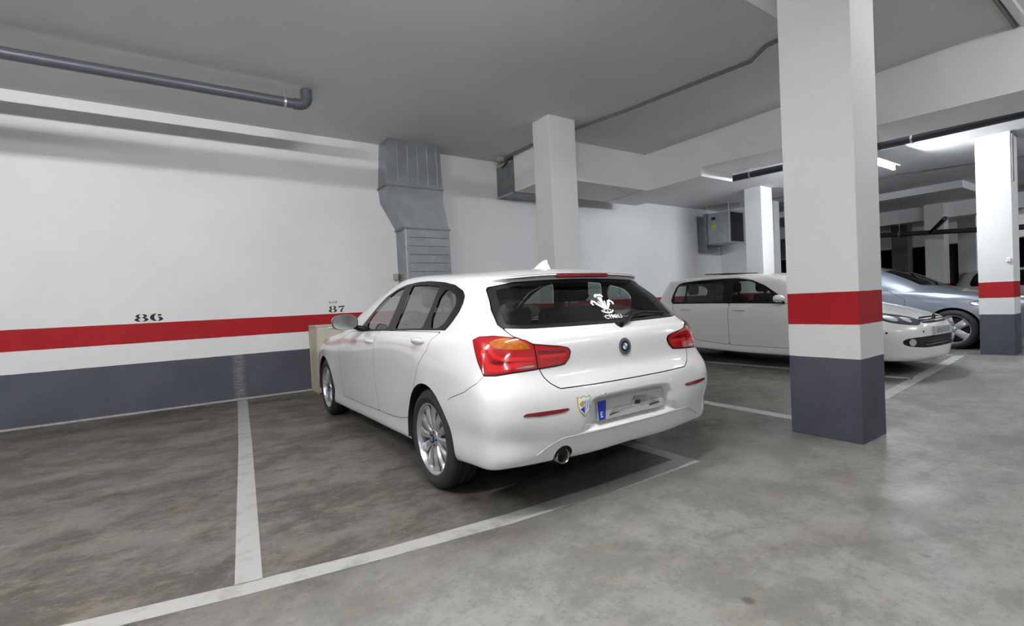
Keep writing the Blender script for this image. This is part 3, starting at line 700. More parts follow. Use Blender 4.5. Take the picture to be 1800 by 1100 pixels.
GOLF_ROWS = [
 [(0,-.58,.29),(.29,-.58,.29),(.50,-.57,.29),(.64,-.52,.29),(.71,-.46,.28),(.745,-.38,.27),(.76,0,.25),(.75,.4,.23),(.745,.95,.21),(.745,1.5,.20),(.75,2.0,.20),(.76,2.58,.21),(.69,3.02,.20),(.46,3.26,.19),(0,3.32,.19)],
 [(0,-.66,.28),(.3,-.66,.28),(.55,-.65,.28),(.72,-.60,.28),(.80,-.52,.27),(.835,-.40,.26),(.85,0,.24),(.84,.4,.22),(.835,.95,.20),(.835,1.5,.19),(.84,2.0,.19),(.85,2.58,.20),(.78,3.10,.19),(.5,3.36,.18),(0,3.42,.18)],
 [(0,-.72,.40),(.3,-.72,.40),(.56,-.71,.40),(.73,-.66,.40),(.83,-.56,.42),(.865,-.42,.42),(.875,0,.42),(.86,.4,.34),(.85,.95,.32),(.85,1.5,.32),(.855,2.0,.33),(.875,2.58,.38),(.82,3.12,.34),(.52,3.41,.33),(0,3.47,.33)],
 [(0,-.74,.52),(.3,-.74,.52),(.57,-.73,.52),(.745,-.68,.53),(.85,-.57,.54),(.88,-.42,.55),(.888,0,.55),(.875,.4,.5),(.868,.95,.49),(.868,1.5,.48),(.87,2.0,.49),(.885,2.58,.53),(.83,3.14,.50),(.53,3.42,.49),(0,3.48,.49)],
 [(0,-.73,.64),(.3,-.73,.64),(.57,-.72,.64),(.74,-.67,.65),(.845,-.56,.66),(.88,-.42,.66),(.887,0,.66),(.88,.4,.65),(.875,.95,.64),(.875,1.5,.63),(.876,2.0,.63),(.885,2.58,.65),(.82,3.12,.61),(.52,3.39,.60),(0,3.45,.60)],
 [(0,-.69,.76),(.3,-.69,.76),(.56,-.68,.76),(.73,-.63,.77),(.83,-.53,.78),(.87,-.40,.78),(.88,0,.78),(.878,.4,.77),(.875,.95,.76),(.875,1.5,.755),(.873,2.0,.755),(.875,2.58,.755),(.79,3.05,.705),(.48,3.33,.685),(0,3.39,.68)],
 [(0,-.66,.88),(.3,-.66,.88),(.55,-.65,.88),(.71,-.60,.885),(.81,-.50,.89),(.85,-.37,.89),(.865,0,.885),(.868,.4,.88),(.866,.95,.87),(.862,1.5,.86),(.855,2.0,.85),(.84,2.58,.83),(.72,2.98,.775),(.44,3.25,.735),(0,3.31,.73)],
 [(0,-.60,1.0),(.3,-.595,1.0),(.54,-.58,1.0),(.68,-.53,1.0),(.765,-.43,1.0),(.80,-.30,.995),(.815,0,.985),(.815,.4,.975),(.812,.95,.965),(.808,1.5,.95),(.80,2.05,.935),(.70,2.32,.95),(.5,2.42,.965),(.28,2.46,.97),(0,2.48,.975)],
 [(0,-.51,1.16),(.3,-.505,1.16),(.52,-.49,1.16),(.645,-.44,1.155),(.715,-.34,1.15),(.745,-.21,1.145),(.757,.05,1.14),(.76,.42,1.135),(.76,.9,1.13),(.755,1.40,1.12),(.74,1.82,1.10),(.65,2.06,1.11),(.47,2.17,1.12),(.27,2.21,1.125),(0,2.23,1.13)],
 [(0,-.40,1.33),(.3,-.395,1.33),(.49,-.38,1.325),(.60,-.33,1.32),(.66,-.24,1.315),(.685,-.12,1.315),(.695,.10,1.33),(.697,.42,1.34),(.695,.8,1.34),(.688,1.22,1.325),(.67,1.52,1.28),(.59,1.76,1.29),(.43,1.87,1.30),(.25,1.92,1.305),(0,1.94,1.31)],
 [(0,-.42,1.375),(.3,-.41,1.372),(.48,-.385,1.365),(.57,-.31,1.36),(.615,-.2,1.365),(.63,-.07,1.37),(.635,.14,1.383),(.637,.42,1.392),(.635,.82,1.393),(.628,1.10,1.380),(.60,1.33,1.352),(.52,1.51,1.355),(.39,1.61,1.362),(.23,1.65,1.367),(0,1.665,1.37)],
 [(0,-.26,1.395),(.24,-.25,1.393),(.37,-.22,1.392),(.42,-.16,1.393),(.44,-.08,1.397),(.45,.02,1.402),(.455,.2,1.410),(.455,.42,1.414),(.455,.74,1.413),(.45,.98,1.408),(.43,1.15,1.40),(.38,1.26,1.396),(.29,1.32,1.396),(.17,1.35,1.397),(0,1.36,1.398)],
 [(0,-.08,1.412),(0,-.05,1.413),(0,-.02,1.414),(0,.03,1.416),(0,.08,1.418),(0,.16,1.420),(0,.28,1.422),(0,.42,1.424),(0,.58,1.423),(0,.7,1.421),(0,.78,1.418),(0,.84,1.415),(0,.89,1.413),(0,.93,1.411),(0,.95,1.41)],
]
# ------------------------------------------------------------------ car materials
def car_paint(name, col, rough=.28):
    m = mat(name, col, rough, coat=1., spec=.5); return m
M_WPAINT = car_paint('white_car_paint', (.77, .78, .78))
M_GPAINT = car_paint('off_white_car_paint', (.80, .785, .76))
M_SPAINT = mat('silver_blue_paint', (.30, .34, .40), .30, .65, coat=1.)
M_GLASS = glass_mat('car_side_glass', (.42, .46, .45), 1.0, 2.0)
M_GLASSR = glass_mat('car_tinted_glass', (.60, .68, .64), .8, 1.45)
M_GLASSC = glass_mat('car_clear_glass', (.84, .90, .88), .9, 1.45)
M_TRIM = mat('black_window_trim', (.010, .0095, .010), .35, spec=.25)
M_RUBBER = mat('tyre_rubber', (.018, .018, .019), .72, bump=.2, bscale=120)
M_RIM = mat('alloy_silver', (.62, .63, .66), .28, .85)
M_RIMD = mat('dark_alloy', (.05, .05, .055), .5, .5)  # dark metal of brake discs and wheel bolts
M_CHROME = mat('chrome', (.82, .83, .85), .16, 1.)
M_LINING = mat('dark_cabin_lining', (.012, .012, .013), .8)
M_SEAT = mat('charcoal_seat_fabric', (.022, .022, .024), .85, bump=.2, bscale=200)
M_RED = mat('red_lens', (.36, .004, .008), .12, coat=1., spec=.6)
M_REDB = mat('bright_red_light_bar', (.60, .014, .016), .18, coat=1.)
M_REDD = mat('dark_red_lens', (.13, .004, .010), .12, coat=1.)
M_AMBER = mat('amber_lens', (.42, .105, .004), .14, coat=1., noise=.35, nscale=60)
M_REFL = mat('reflector_red', (.22, .006, .014), .2, coat=1.)
M_PLATE = mat('plate_white', (.50, .51, .51), .45)
M_BLUE = mat('plate_blue', (.012, .045, .42), .4)
M_ROUNDB = mat('emblem_blue', (.06, .22, .62), .3, coat=1.)
M_DECAL = mat('white_decal', (.85, .86, .86), .5)
M_EXH = mat('exhaust_steel', (.45, .43, .40), .25, .9)
M_LAMPC = mat('clear_lamp_lens', (.72, .74, .76), .08, .55, coat=1.)
M_LAMPD = mat('lamp_housing_dark', (.045, .047, .052), .2, coat=1.)

def V2(fn): return fn
def side_sdf(poly):
    P = np.array(poly, float)
    return lambda V: poly_sdf(V[:, 1:3], P)
def rear_sdf(poly):
    P = np.array(poly, float)
    return lambda V: poly_sdf(V[:, [0, 2]], P)
def diag(pts):
    return [((x+y)*.70711, z) for x, y, z in pts]
def diag_sdf(pts):
    P = np.array(diag(pts))
    return lambda V: poly_sdf(np.stack([(np.abs(V[:, 0])+V[:, 1])*.70711, V[:, 2]], 1), P)
def split_lr(mesh):
    c = mesh[0][mesh[2]].mean(1)[:, 0]
    return sub(mesh, c < 0), sub(mesh, c >= 0)

# ------------------------------------------------------------------ wheel (axis along x, outer face towards -x)
def wheel_proto(name, R, rim_r, width, spokes, style, cap_mat, parent, loc):
    x0, x1 = -width/2, width/2
    tyre = [(rim_r*.97, x0+.014), (rim_r*1.02, x0+.002), (rim_r+(R-rim_r)*.45, x0-.008), (R-.022, x0+.004), (R-.006, x0+.020), (R, x0+.040),
            (R, -.034), (R-.007, -.032), (R-.007, -.026), (R, -.024), (R, .024), (R-.007, .026), (R-.007, .032), (R, .034),
            (R, x1-.040), (R-.008, x1-.018), (R-.03, x1-.002), (rim_r+(R-rim_r)*.45, x1+.008), (rim_r*1.02, x1), (rim_r*.97, x1-.014)]
    w_ = obj('wheel', g_lathe(tyre, 64, 'x', cap=False), M_RUBBER, parent, smooth=35); w_.location = loc
    barrel = [(rim_r*1.0, x0+.010), (rim_r*1.015, x0+.004), (rim_r*.985, x0+.004), (rim_r*.95, x0+.016), (rim_r*.93, x0+.05), (rim_r*.90, x1-.03), (rim_r*.99, x1-.012)]
    obj('rim', g_lathe(barrel, 64, 'x', cap=False), M_RIM, w_, smooth=30)
    obj('brake_disc', g_lathe([(.02, .0), (rim_r*.80, .0), (rim_r*.80, .02), (.02, .02)], 40, 'x', (.02, 0, 0)), M_RIMD, w_, smooth=30)
    obj('wheel_back', g_lathe([(.0, .05), (rim_r*.93, .05), (rim_r*.93, .055), (0, .055)], 40, 'x'), M_BLACK, w_)
    # spokes
    for k in range(spokes):
        a = 2*math.pi*k/spokes
        if style == 'blade':
            half_i, half_o = .015, .033
            tw = .004
        elif style == 'five':
            half_i, half_o = .050, .058; tw = 0
        else:
            half_i, half_o = .03, .045; tw = 0
        r0, r1 = .045, rim_r*.965
        V, n = [], 7
        for i in range(n):
            t = i/(n-1); r = r0+(r1-r0)*t
            h = half_i+(half_o-half_i)*t if style != 'five' else half_i+(half_o-half_i)*t+.03*max(0, t-.8)
            xf = x0+.030-.012*math.sin(math.pi*min(1, t*1.1))-(.012 if t > .9 else 0)
            for s_, dx in ((-1, .010+tw), (-.55, 0), (.55, tw), (1, .012), (1, .035), (-1, .035)):
                V.append((xf+dx, r, s_*h))
        F = []
        for i in range(n-1):
            for j in range(6): F.append((i*6+j, i*6+(j+1) % 6, (i+1)*6+(j+1) % 6, (i+1)*6+j))
        F.append(tuple(range(5, -1, -1))); F.append(tuple((n-1)*6+j for j in range(6)))
        obj('spoke', g_xf((V, F), Matrix.Rotation(a, 4, 'X')), M_RIM, w_, smooth=25)
    obj('hub', g_lathe([(0, x0+.016), (.030, x0+.016), (.052, x0+.024), (.060, x0+.05)], 32, 'x'), M_RIM, w_, smooth=30)
    for k in range(5):
        a = 2*math.pi*(k+.5)/5
        obj('wheel_bolt', g_lathe([(0, x0+.016), (.008, x0+.016), (.009, x0+.04)], 10, 'x', (0, .043*math.cos(a), .043*math.sin(a))), M_RIMD, w_)
    if cap_mat:
        obj('hub_cap', g_lathe([(0, x0+.009), (.026, x0+.010), (.030, x0+.017)], 28, 'x'), M_BLACKG, w_, smooth=30)
        obj('cap_emblem', g_lathe([(0, x0+.0075), (.016, x0+.008), (.017, x0+.010)], 24, 'x'), cap_mat, w_, smooth=30)
    return w_

def roundel(parent, frame, r, name='emblem'):
    """round badge: chrome ring, black ring, quartered blue and white disc."""
    o, u, v, n = frame
    def ring(r0, r1, d, k=40):
        V, F = [], []
        for i in range(k):
            a = 2*math.pi*i/k; c, s = math.cos(a), math.sin(a)
            for rr, dd in ((r0, 0), (r1, 0), (r1*.985, d), (r0, d)): V.append(tuple(o+u*(rr*c)+v*(rr*s)+n*dd))
        for i in range(k):
            j = (i+1) % k
            for q in range(4): F.append((i*4+q, j*4+q, j*4+(q+1) % 4, i*4+(q+1) % 4))
        return V, F
    e = obj(name, ring(r*.60, r, .007), M_CHROME, parent, smooth=30)
    obj('emblem_black_ring', ring(r*.42, r*.62, .008), M_BLACKG, e)
    obj('emblem_inner_ring', ring(r*.395, r*.43, .0085), M_CHROME, e)
    for q in range(4):
        a0 = q*90
        poly = [(0, 0)]+[(r*.40*math.cos(math.radians(a0+9*i)), r*.40*math.sin(math.radians(a0+9*i))) for i in range(11)]
        obj('emblem_quarter', g_prism(poly, 0, .008, frame), M_DECAL if q in (0, 2) else M_ROUNDB, e)
    return e

def seat(parent, x, y, z, front=True, w=.48):
    Mx = Matrix.Translation((x, y, z))
    def rbox(a, b): return g_box(*a, *b) if False else None
    back = g_prism([(-.08, 0), (.06, 0), (.02, .55), (-.03, .60), (-.09, .58)], -w/2, w/2, (Vector((x, y, z)), Vector((0, 1, 0)), Vector((0, 0, 1)), Vector((1, 0, 0))))
    s = obj('seat', back, M_SEAT, parent, bevel=.03)
    obj('seat_cushion', g_box(x-w/2, x+w/2, y-.0, y+.48, z-.14, z+.01, .03), M_SEAT, s)
    obj('headrest', g_box(x-.13, x+.13, y-.125, y-.03, z+.63, z+.82, .035), M_SEAT, s, bevel=.02)
    for dx in (-.05, .05): obj('headrest_post', g_tube([(x+dx, y-.06, z+.58), (x+dx, y-.075, z+.64)], .007, 8), M_CHROME, s)
    return s

# ------------------------------------------------------------------ the white hatchback (main subject)
CARX, CARY, CARR = 2.13, 2.745, math.radians(-.8)
XS = 1.03
def surf_frame(bvh, p, d):
    h = bvh.ray_cast(Vector(p), Vector(d))
    n = h[1].normalized()
    if n.dot(Vector(d)) > 0: n = -n
    u = Vector((0, 0, 1)).cross(n).normalized(); v = n.cross(u)
    return (h[0], u, v, n)

def build_white_hatch():
    root = thing('hatchback_car', 'glossy white five-door hatchback with tinted rear window parked nose to the wall', 'car', (CARX, CARY, 0), CARR)
    B = dense_net(BMW_ROWS, 14, 14, smooth=3); B[:, :, 0] *= XS
    # number plate recess and reflector pockets pressed into the bumper
    y_rear = B[:, :, 1] < -.5
    X, Z = B[:, :, 0], B[:, :, 2]
    rec = round_poly([(-.43, .425), (-.355, .46), (-.325, .60), (-.25, .612), (.25, .612), (.325, .60), (.355, .46), (.43, .425)], 1)
    s = poly_sdf(np.stack([X.ravel(), Z.ravel()], 1), rec).reshape(X.shape)
    B[:, :, 1] += np.where(y_rear, .046*np.clip(-s/.028, 0, 1), 0)
    shell = shell_mesh(B)
    full = shell
    bvh = BVHTree.FromPolygons(shell[0].tolist(), shell[2].tolist())
    # --- side window opening
    DLO = [(1.70, .946), (1.2, .963), (.85, .975), (.3, .988), (-.155, .996), (-.204, 1.044), (-.240, 1.103), (-.245, 1.15), (-.228, 1.196), (-.178, 1.229), (-.056, 1.27), (.115, 1.298), (.349, 1.320), (.543, 1.324), (.747, 1.316), (.906, 1.293), (1.132, 1.239), (1.294, 1.167), (1.449, 1.083), (1.6, 1.0)]
    sidereg = lambda V: np.abs(V[:, 0]) > .45
    dlo, shell = cut_out(shell, sidereg, side_sdf(DLO), .003)
    # --- rear glass
    RG = [(-.655, 1.222), (-.640, 1.238), (-.50, 1.262), (-.27, 1.272), (0, 1.275), (.27, 1.272), (.50, 1.262), (.640, 1.238), (.655, 1.222), (.705, 1.106), (.722, 1.025), (.715, 1.008), (.60, .999), (.3, .995), (0, .993), (-.3, .995), (-.60, .999), (-.715, 1.008), (-.722, 1.025), (-.705, 1.106)]
    rg, shell = cut_out(shell, lambda V: V[:, 1] < -.18, rear_sdf(RG), .004)
    # --- windscreen
    WS = [(-.62, 1.01), (-.50, 1.262), (-.25, 1.284), (0, 1.288), (.25, 1.284), (.50, 1.262), (.62, 1.01), (.3, .992), (-.3, .992)]
    ws, shell = cut_out(shell, lambda V: V[:, 1] > 1.35, rear_sdf(WS), .004)
    # --- wheel arches
    AX_R, AX_F, WZ = .03, 2.80, .312
    def arch(V):
        d1 = np.hypot(V[:, 1]-AX_R, V[:, 2]-WZ)-.352; d2 = np.hypot(V[:, 1]-AX_F, V[:, 2]-WZ)-.347
        return np.minimum(d1, d2)
    _, shell = cut_out(shell, lambda V: np.abs(V[:, 0]) > .5, arch, 0)
    inner = shell
    # --- tail lamps
    TAIL = [(.836, -.498, .952), (.813, -.522, .967), (.764, -.594, .971), (.691, -.684, .959), (.645, -.722, .942), (.617, -.742, .921), (.461, -.775, .898), (.412, -.780, .886), (.397, -.783, .864), (.411, -.785, .830), (.446, -.787, .800), (.513, -.784, .795), (.615, -.769, .790), (.75, -.732, .782), (.82, -.688, .772), (.863, -.636, .772), (.859, -.578, .844)]
    rearreg = lambda V: (V[:, 1] < -.3) & (np.abs(V[:, 0]) > .3)
    lamp, shell = cut_out(shell, rearreg, diag_sdf(TAIL), .004)
    # --- tailgate
    TG = [(.712, 1.006), (.70, .965), (.62, .92), (.605, .789), (.591, .75), (.565, .716), (.514, .682), (.30, .677), (0, .676)]
    TGp = [(-x, z) for x, z in TG]+[(x, z) for x, z in TG[-2::-1]]+[(.66, 1.02), (-.66, 1.02)]
    gate, shell = cut_out(shell, lambda V: V[:, 1] < -.45, rear_sdf(TGp), .006)
    # --- rear bumper: below a line from the arch to the lamp, then along lamp and tailgate
    def bump(V):
        ax = np.abs(V[:, 0])
        zl = np.interp(-V[:, 1], [.30, .34, .50, .61, .64, .9], [.60, .626, .678, .735, .775, .83])
        return V[:, 2]-np.where(V[:, 1] < -.645, .9, zl)
    bumper, shell = cut_out(shell, lambda V: (V[:, 1] < -.30) & (V[:, 2] < .79), bump, .004)
    _, bumper = cut_out(bumper, lambda V: (V[:, 1] < -.55) & (V[:, 0] < 0), lambda V: np.hypot(V[:, 0]+.497, np.minimum(V[:, 2]-.322, 0)*.3+np.maximum(V[:, 2]-.322, 0))-.056, 0)
    # --- doors below the glass line
    RD = [(-.10, .985), (-.035, .938), (0, .875), (.12, .778), (.216, .62), (.278, .478), (.274, .41), (.556, .352), (.748, .335), (1.052, .322), (1.075, .5), (1.085, .62), (1.072, .78), (1.06, .876), (1.06, .97)]
    FD = [(1.06, .97), (1.06, .876), (1.072, .78), (1.085, .62), (1.075, .5), (1.052, .322), (1.5, .306), (2.13, .30), (2.135, .445), (2.15, .615), (2.162, .784), (2.14, .86), (1.9, .945)]
    dreg = lambda V: np.abs(V[:, 0]) > .6
    rdoor, shell = cut_out(shell, dreg, side_sdf(RD), .004)
    fdoor, shell = cut_out(shell, dreg, side_sdf(FD), .004)
    body = mesh_obj('body_shell', shell, M_WPAINT, root)
    for nm, me in (('rear_door', rdoor), ('front_door', fdoor)):
        for half in split_lr(me): mesh_obj(nm, half, M_WPAINT, root)
    gt = mesh_obj('tailgate', gate, M_WPAINT, root)
    bp = mesh_obj('rear_bumper', bumper, M_WPAINT, root)
    # dark lining behind gaps, seen through the glass as the cabin trim
    lin = move(inner, -.014)
    lin = clip(lin, lin[0][:, 2]-.32, +1)
    mesh_obj('cabin_lining', lin, M_LINING, root)
    # --- glazing
    PF = [(1.40, .972), (.885, .984), (.742, 1.300), (.925, 1.275), (1.103, 1.214), (1.265, 1.142), (1.415, 1.055), (1.44, 1.0)]
    PR = [(.71, .988), (.20, 1.001), (.122, 1.269), (.353, 1.293), (.593, 1.302)]
    PQ = [(.108, 1.003), (-.085, 1.006), (-.165, 1.125), (-.160, 1.171), (-.108, 1.216), (.067, 1.258)]
    rest = dlo
    panes = []
    for nm, poly in (('front_side_window', PF), ('rear_side_window', PR), ('quarter_window', PQ)):
        P_ = poly if nm != 'quarter_window' else round_poly(poly, 1)
        pane, rest = cut_out(rest, sidereg, side_sdf(P_), 0)
        for half in split_lr(pane): mesh_obj(nm, move(half, -.006), M_GLASS, root)
    for half in split_lr(rest): mesh_obj('window_frame', move(half, .001), M_TRIM, root)
    # rear window with black printed border
    inner_rg = [(x*.955, 1.13+(z-1.13)*.86) for x, z in RG]
    pane, border = cut_out(rg, lambda V: V[:, 1] < 0, rear_sdf(inner_rg), 0)
    rw = mesh_obj('rear_window', move(pane, -.002), M_GLASSR, root); mesh_obj('printed_border', move(border, -.002), M_BLACKG, rw)
    mesh_obj('windscreen', ws, M_GLASSC, root)
    # --- tail lamp details
    sp = lambda V: (np.abs(V[:, 0])-np.interp(V[:, 2], [.79, .92], [.614, .620]))*1.0
    AMB = [(.795, -.598, .935), (.759, -.627, .952), (.724, -.664, .954), (.675, -.709, .941), (.647, -.731, .923), (.635, -.744, .897), (.702, -.717, .896), (.776, -.649, .905)]
    BAR1 = [(.809, -.6, .912), (.797, -.619, .909), (.79, -.65, .88), (.774, -.678, .863), (.627, -.755, .856), (.623, -.759, .838), (.772, -.69, .843), (.804, -.649, .858)]
    BAR2 = [(.835, -.576, .895), (.816, -.593, .909), (.82, -.649, .83), (.789, -.687, .821), (.726, -.726, .832), (.631, -.759, .83), (.626, -.762, .818), (.732, -.733, .804), (.818, -.677, .791), (.841, -.647, .797)]
    DRK = [(.814, -.642, .85), (.799, -.662, .846), (.742, -.714, .841), (.741, -.717, .833), (.787, -.685, .826), (.813, -.66, .827)]
    BAR3 = [(.601, -.761, .859), (.434, -.782, .859), (.428, -.783, .846), (.47, -.782, .841), (.6, -.763, .845)]
    DRK3 = [(.603, -.756, .886), (.428, -.781, .871), (.438, -.782, .86), (.603, -.759, .866)]
    CHR = [(.738, -.731, .801), (.703, -.742, .811), (.627, -.762, .814), (.626, -.765, .801)]
    outer = clip(lamp, sp(lamp[0])-.003, +1); inn = clip(lamp, sp(lamp[0])+.003, -1)
    edge_s = lambda m, w_: diag_sdf(TAIL)(m[0])+w_
    def lens_parts(sec, name, cuts, hw):
        for half in split_lr(sec):
            base = half; pieces = []
            for nm, poly, mm, lift in cuts:
                pc_, base = cut_out(base, lambda V: np.ones(len(V), bool), diag_sdf(poly), 0); pieces.append((nm, pc_, mm, lift))
            rim_, core = clip(base, edge_s(base, hw), +1), clip(base, edge_s(base, hw), -1)
            lo = mesh_obj(name, move(core, .006), M_RED, root)
            mesh_obj('lens_rim', move(rim_, .004), M_REDD, lo)
            for nm, pc_, mm, lift in pieces: mesh_obj(nm, move(pc_, lift), mm, lo)
    lens_parts(outer, 'tail_lamp', [('indicator_lens', AMB, M_AMBER, .007), ('light_bar', BAR1, M_REDB, .007), ('dark_insert', DRK, M_REDD, .006), ('light_bar', BAR2, M_REDB, .007), ('reversing_lens', CHR, M_CHROME, .007)], .007)
    lens_parts(inn, 'tailgate_lamp', [('light_bar', BAR3, M_REDB, .007), ('dark_insert', DRK3, M_REDD, .006)], .007)
    # --- reflectors, sensors
    for sg in (-1, 1):
        RF = [(.754, .570), (.726, .583), (.478, .579), (.468, .572), (.515, .560), (.649, .559)]
        poly = [(sg*x, z) for x, z in RF]
        pc_, _ = cut_out(bumper, lambda V: (V[:, 1] < -.6) & (V[:, 0]*sg > 0), rear_sdf(poly), 0)
        mesh_obj('reflector', move(pc_, .003), M_REFL, root)
    for x in (-.669, -.228, .351, .70):
        fr = surf_frame(bvh, (x, -2, .615), (0, 1, 0))
        obj('parking_sensor', g_prism([(.013*math.cos(a*.5236), .013*math.sin(a*.5236)) for a in range(12)], -.002, .0018, fr), M_WPAINT, root, bevel=.001)
    # diffuser edge line: fine crease along the lower bumper
    pts = []
    for i in range(41):
        x = -.66+1.32*i/40; z = .352 + .070*(1-max(0, (abs(x)-.50)/.16)**1.4)
        fr = surf_frame(bvh, (x, -2, z), (0, 1, 0)); pts.append(fr[0]+fr[3]*.001)
    obj('bumper_seam', g_tube(pts, .0035, 6), mat('seam_grey', (.45, .45, .44), .5), root, smooth=True)
    # --- number plate with smudged characters
    fr = surf_frame(bvh, (.012, -2, .515), (0, 1, 0)); base_y = min(fr[0].y-.004, -.822)
    tilt = Matrix.Rotation(math.radians(-4), 4, 'X')
    pf = (Vector((.014, base_y, .522)), Vector((1, 0, 0)), tilt @ Vector((0, 0, 1)), tilt @ Vector((0, -1, 0)))
    rr = [(-.275, -.056), (.275, -.056), (.275, .056), (-.275, .056)]
    npl = obj('number_plate', g_prism(rr, -.006, .004, pf), M_PLATE, root, bevel=.003)
    obj('blue_band', g_prism([(-.271, -.052), (-.222, -.052), (-.205, .052), (-.271, .052)], .004, .0055, pf), M_BLUE, npl)
    e = lambda a, b, c, d: g_prism([(a, b), (c, b), (c, d), (a, d)], .0055, .0065, pf)
    obj('country_letter', g_join(e(-.256, -.038, -.251, -.008), e(-.251, -.038, -.238, -.033), e(-.251, -.025, -.240, -.021), e(-.251, -.013, -.238, -.008)), M_DECAL, npl)
    smudge = mat('smudged_print', (.30, .30, .31), .6, noise=.6, nscale=14); smd = mat('dark_smudge', (.03, .03, .03), .6)
    obj('smudged_print', g_prism([(-.19, -.030), (.02, -.018), (.23, -.026), (.23, .0), (.12, .035), (.02, .044), (-.02, .0), (-.15, .004)], .004, .005, pf), smudge, npl)
    obj('smudged_print', g_prism([(-.19, -.037), (-.10, -.028), (-.14, -.026), (-.185, -.030)], .005, .006, pf), smd, npl)
    obj('smudged_print', g_prism([(.14, -.032), (.24, -.027), (.22, -.018), (.15, -.024)], .005, .006, pf), smd, npl)
    obj('smudged_print', g_prism([(.015, -.004), (.06, -.010), (.075, .012), (.03, .018)], .005, .006, pf), smd, npl)
    # --- badges
    roundel(root, surf_frame(bvh, (.006, -2, .857), (0, 1, 0)), .050)
    fr = surf_frame(bvh, (-.378, -2, .578), (0, 1, 0))
    sh = [(-.045, .05), (-.02, .043), (0, .052), (.02, .043), (.045, .05), (.043, .0), (.03, -.03), (0, -.058), (-.03, -.03), (-.043, .0)]
    cr = obj('shield_sticker', g_prism(sh, 0, .002, fr), mat('gold_edge', (.50, .36, .10), .4), root)
    sc = lambda k, pts: [(x*k, y*k) for x, y in pts]
    obj('shield_field', g_prism(sc(.88, sh), .002, .0028, fr), M_DECAL, cr)
    for a in (.004, .016, .028): obj('shield_stripe', g_prism([(a, -.035+a*.7), (a+.006, -.032+a*.7), (a+.006, .030), (a, .020)], .0028, .0034, fr), mat('stripe_blue', (.15, .25, .6), .5), cr)
    obj('shield_base', g_prism([(-.028, -.018), (0, -.004), (0, -.046)], .0028, .0034, fr), M_BLUE, cr)
    obj('shield_figure', g_prism([(-.034, .010), (-.01, .026), (.006, .018), (-.004, .0), (-.02, -.008)], .0028, .0034, fr), mat('figure_gold', (.55, .36, .05), .5), cr)
    # --- window sticker: three plumes through a coronet, and a word below
    def sticker_frame(x, z):
        o_, u_, v_, n_ = surf_frame(bvh, (x, -2, z), (0, 1, 0)); return (o_+n_*.0025, u_, v_, n_)
    fr = sticker_frame(.028, 1.075); o_, u_, v_, n_ = fr
    def quill(pts, w0_, w1_):
        P, Q = [], []
        for i, (x, y) in enumerate(pts):
            a, b = pts[max(i-1, 0)], pts[min(i+1, len(pts)-1)]
            dx, dy = b[0]-a[0], b[1]-a[1]; l = math.hypot(dx, dy); w_ = w0_+(w1_-w0_)*i/(len(pts)-1)
            P.append((x-dy/l*w_, y+dx/l*w_)); Q.append((x+dy/l*w_, y-dx/l*w_))
        return P+Q[::-1]
    st = obj('plume_sticker', g_prism(quill([(0, -.005), (0, .03), (.002, .07), (.004, .098)], .006, .017), 0, .001, fr), M_DECAL, root)
    for pts, a_, b_ in (([(-.010, -.005), (-.030, .022), (-.055, .050)], .005, .012), ([(-.006, .0), (-.016, .03), (-.028, .066)], .003, .006), ([(.010, -.005), (.030, .022), (.055, .050)], .005, .012), ([(.006, .0), (.016, .03), (.028, .066)], .003, .006),
                        ([(-.03, .100), (-.012, .118), (.008, .114), (.028, .118), (.036, .100)], .008, .010), ([(-.052, .056), (-.074, .068), (-.090, .052), (-.084, .034)], .010, .007), ([(.052, .056), (.074, .068), (.090, .052), (.084, .034)], .010, .007)):
        obj('sticker_plume', g_prism(quill(pts, a_, b_), 0, .001, fr), M_DECAL, st)
    for pts, a_ in (([(-.050, -.012), (-.026, -.028), (0, -.033), (.026, -.028), (.050, -.012)], .006), ([(-.030, -.004), (-.020, -.014)], .004), ([(.030, -.004), (.020, -.014)], .004), ([(0, -.012), (0, -.022)], .005), ([(-.010, -.045), (-.008, -.060)], .004), ([(.012, -.045), (.014, -.060)], .004)):
        obj('sticker_coronet', g_prism(quill(pts, a_, a_), 0, .001, fr), M_DECAL, st)
    Mw = Matrix((u_, v_, n_)).transposed().to_4x4(); f2 = sticker_frame(.046, 1.026); Mw.translation = f2[0]
    pix_text('CYMRU', .043, M_DECAL, 'sticker_word', st, Mw, .0006, .0007)
    # --- wiper
    wp = obj('rear_wiper', g_tube([(.035, -.735, .982), (.105, -.728, 1.000), (.20, -.690, 1.035), (.30, -.680, 1.045), (.53, -.665, 1.030)], [.015, .013, .011, .009, .006], 10), M_TRIM, root, smooth=True)
    obj('wiper_pivot', g_tube([(.035, -.71, .985), (.035, -.752, .980)], .018, 14), M_TRIM, wp, smooth=True)
    obj('wiper_blade', g_tube([(.17, -.684, 1.018), (.30, -.684, 1.024), (.55, -.652, 1.018)], .006, 6), M_BLACK, wp, smooth=True)
    # --- spoiler brake lamp and roof fin
    pts = []
    V, F = [], []
    for i in range(13):
        x = -.215+.43*i/12
        yy = -.478+.012*(x/.28)**2
        for z, dy in ((1.283, .012), (1.288, -.004), (1.305, -.004), (1.309, .012)): V.append((x, yy+dy, z))
    for i in range(12):
        for j in range(4): F.append((i*4+j, i*4+(j+1) % 4, i*4+4+(j+1) % 4, i*4+4+j))
    F += [(3, 2, 1, 0), (48, 49, 50, 51)]
    obj('high_brake_lamp', (V, F), M_REFL, root)
    fin = []
    prof = [(.11, 1.372, .032), (.05, 1.385, .030), (-.02, 1.418, .020), (-.07, 1.432, .010), (-.105, 1.432, .006), (-.115, 1.40, .022), (-.125, 1.366, .034)]
    V, F = [], []
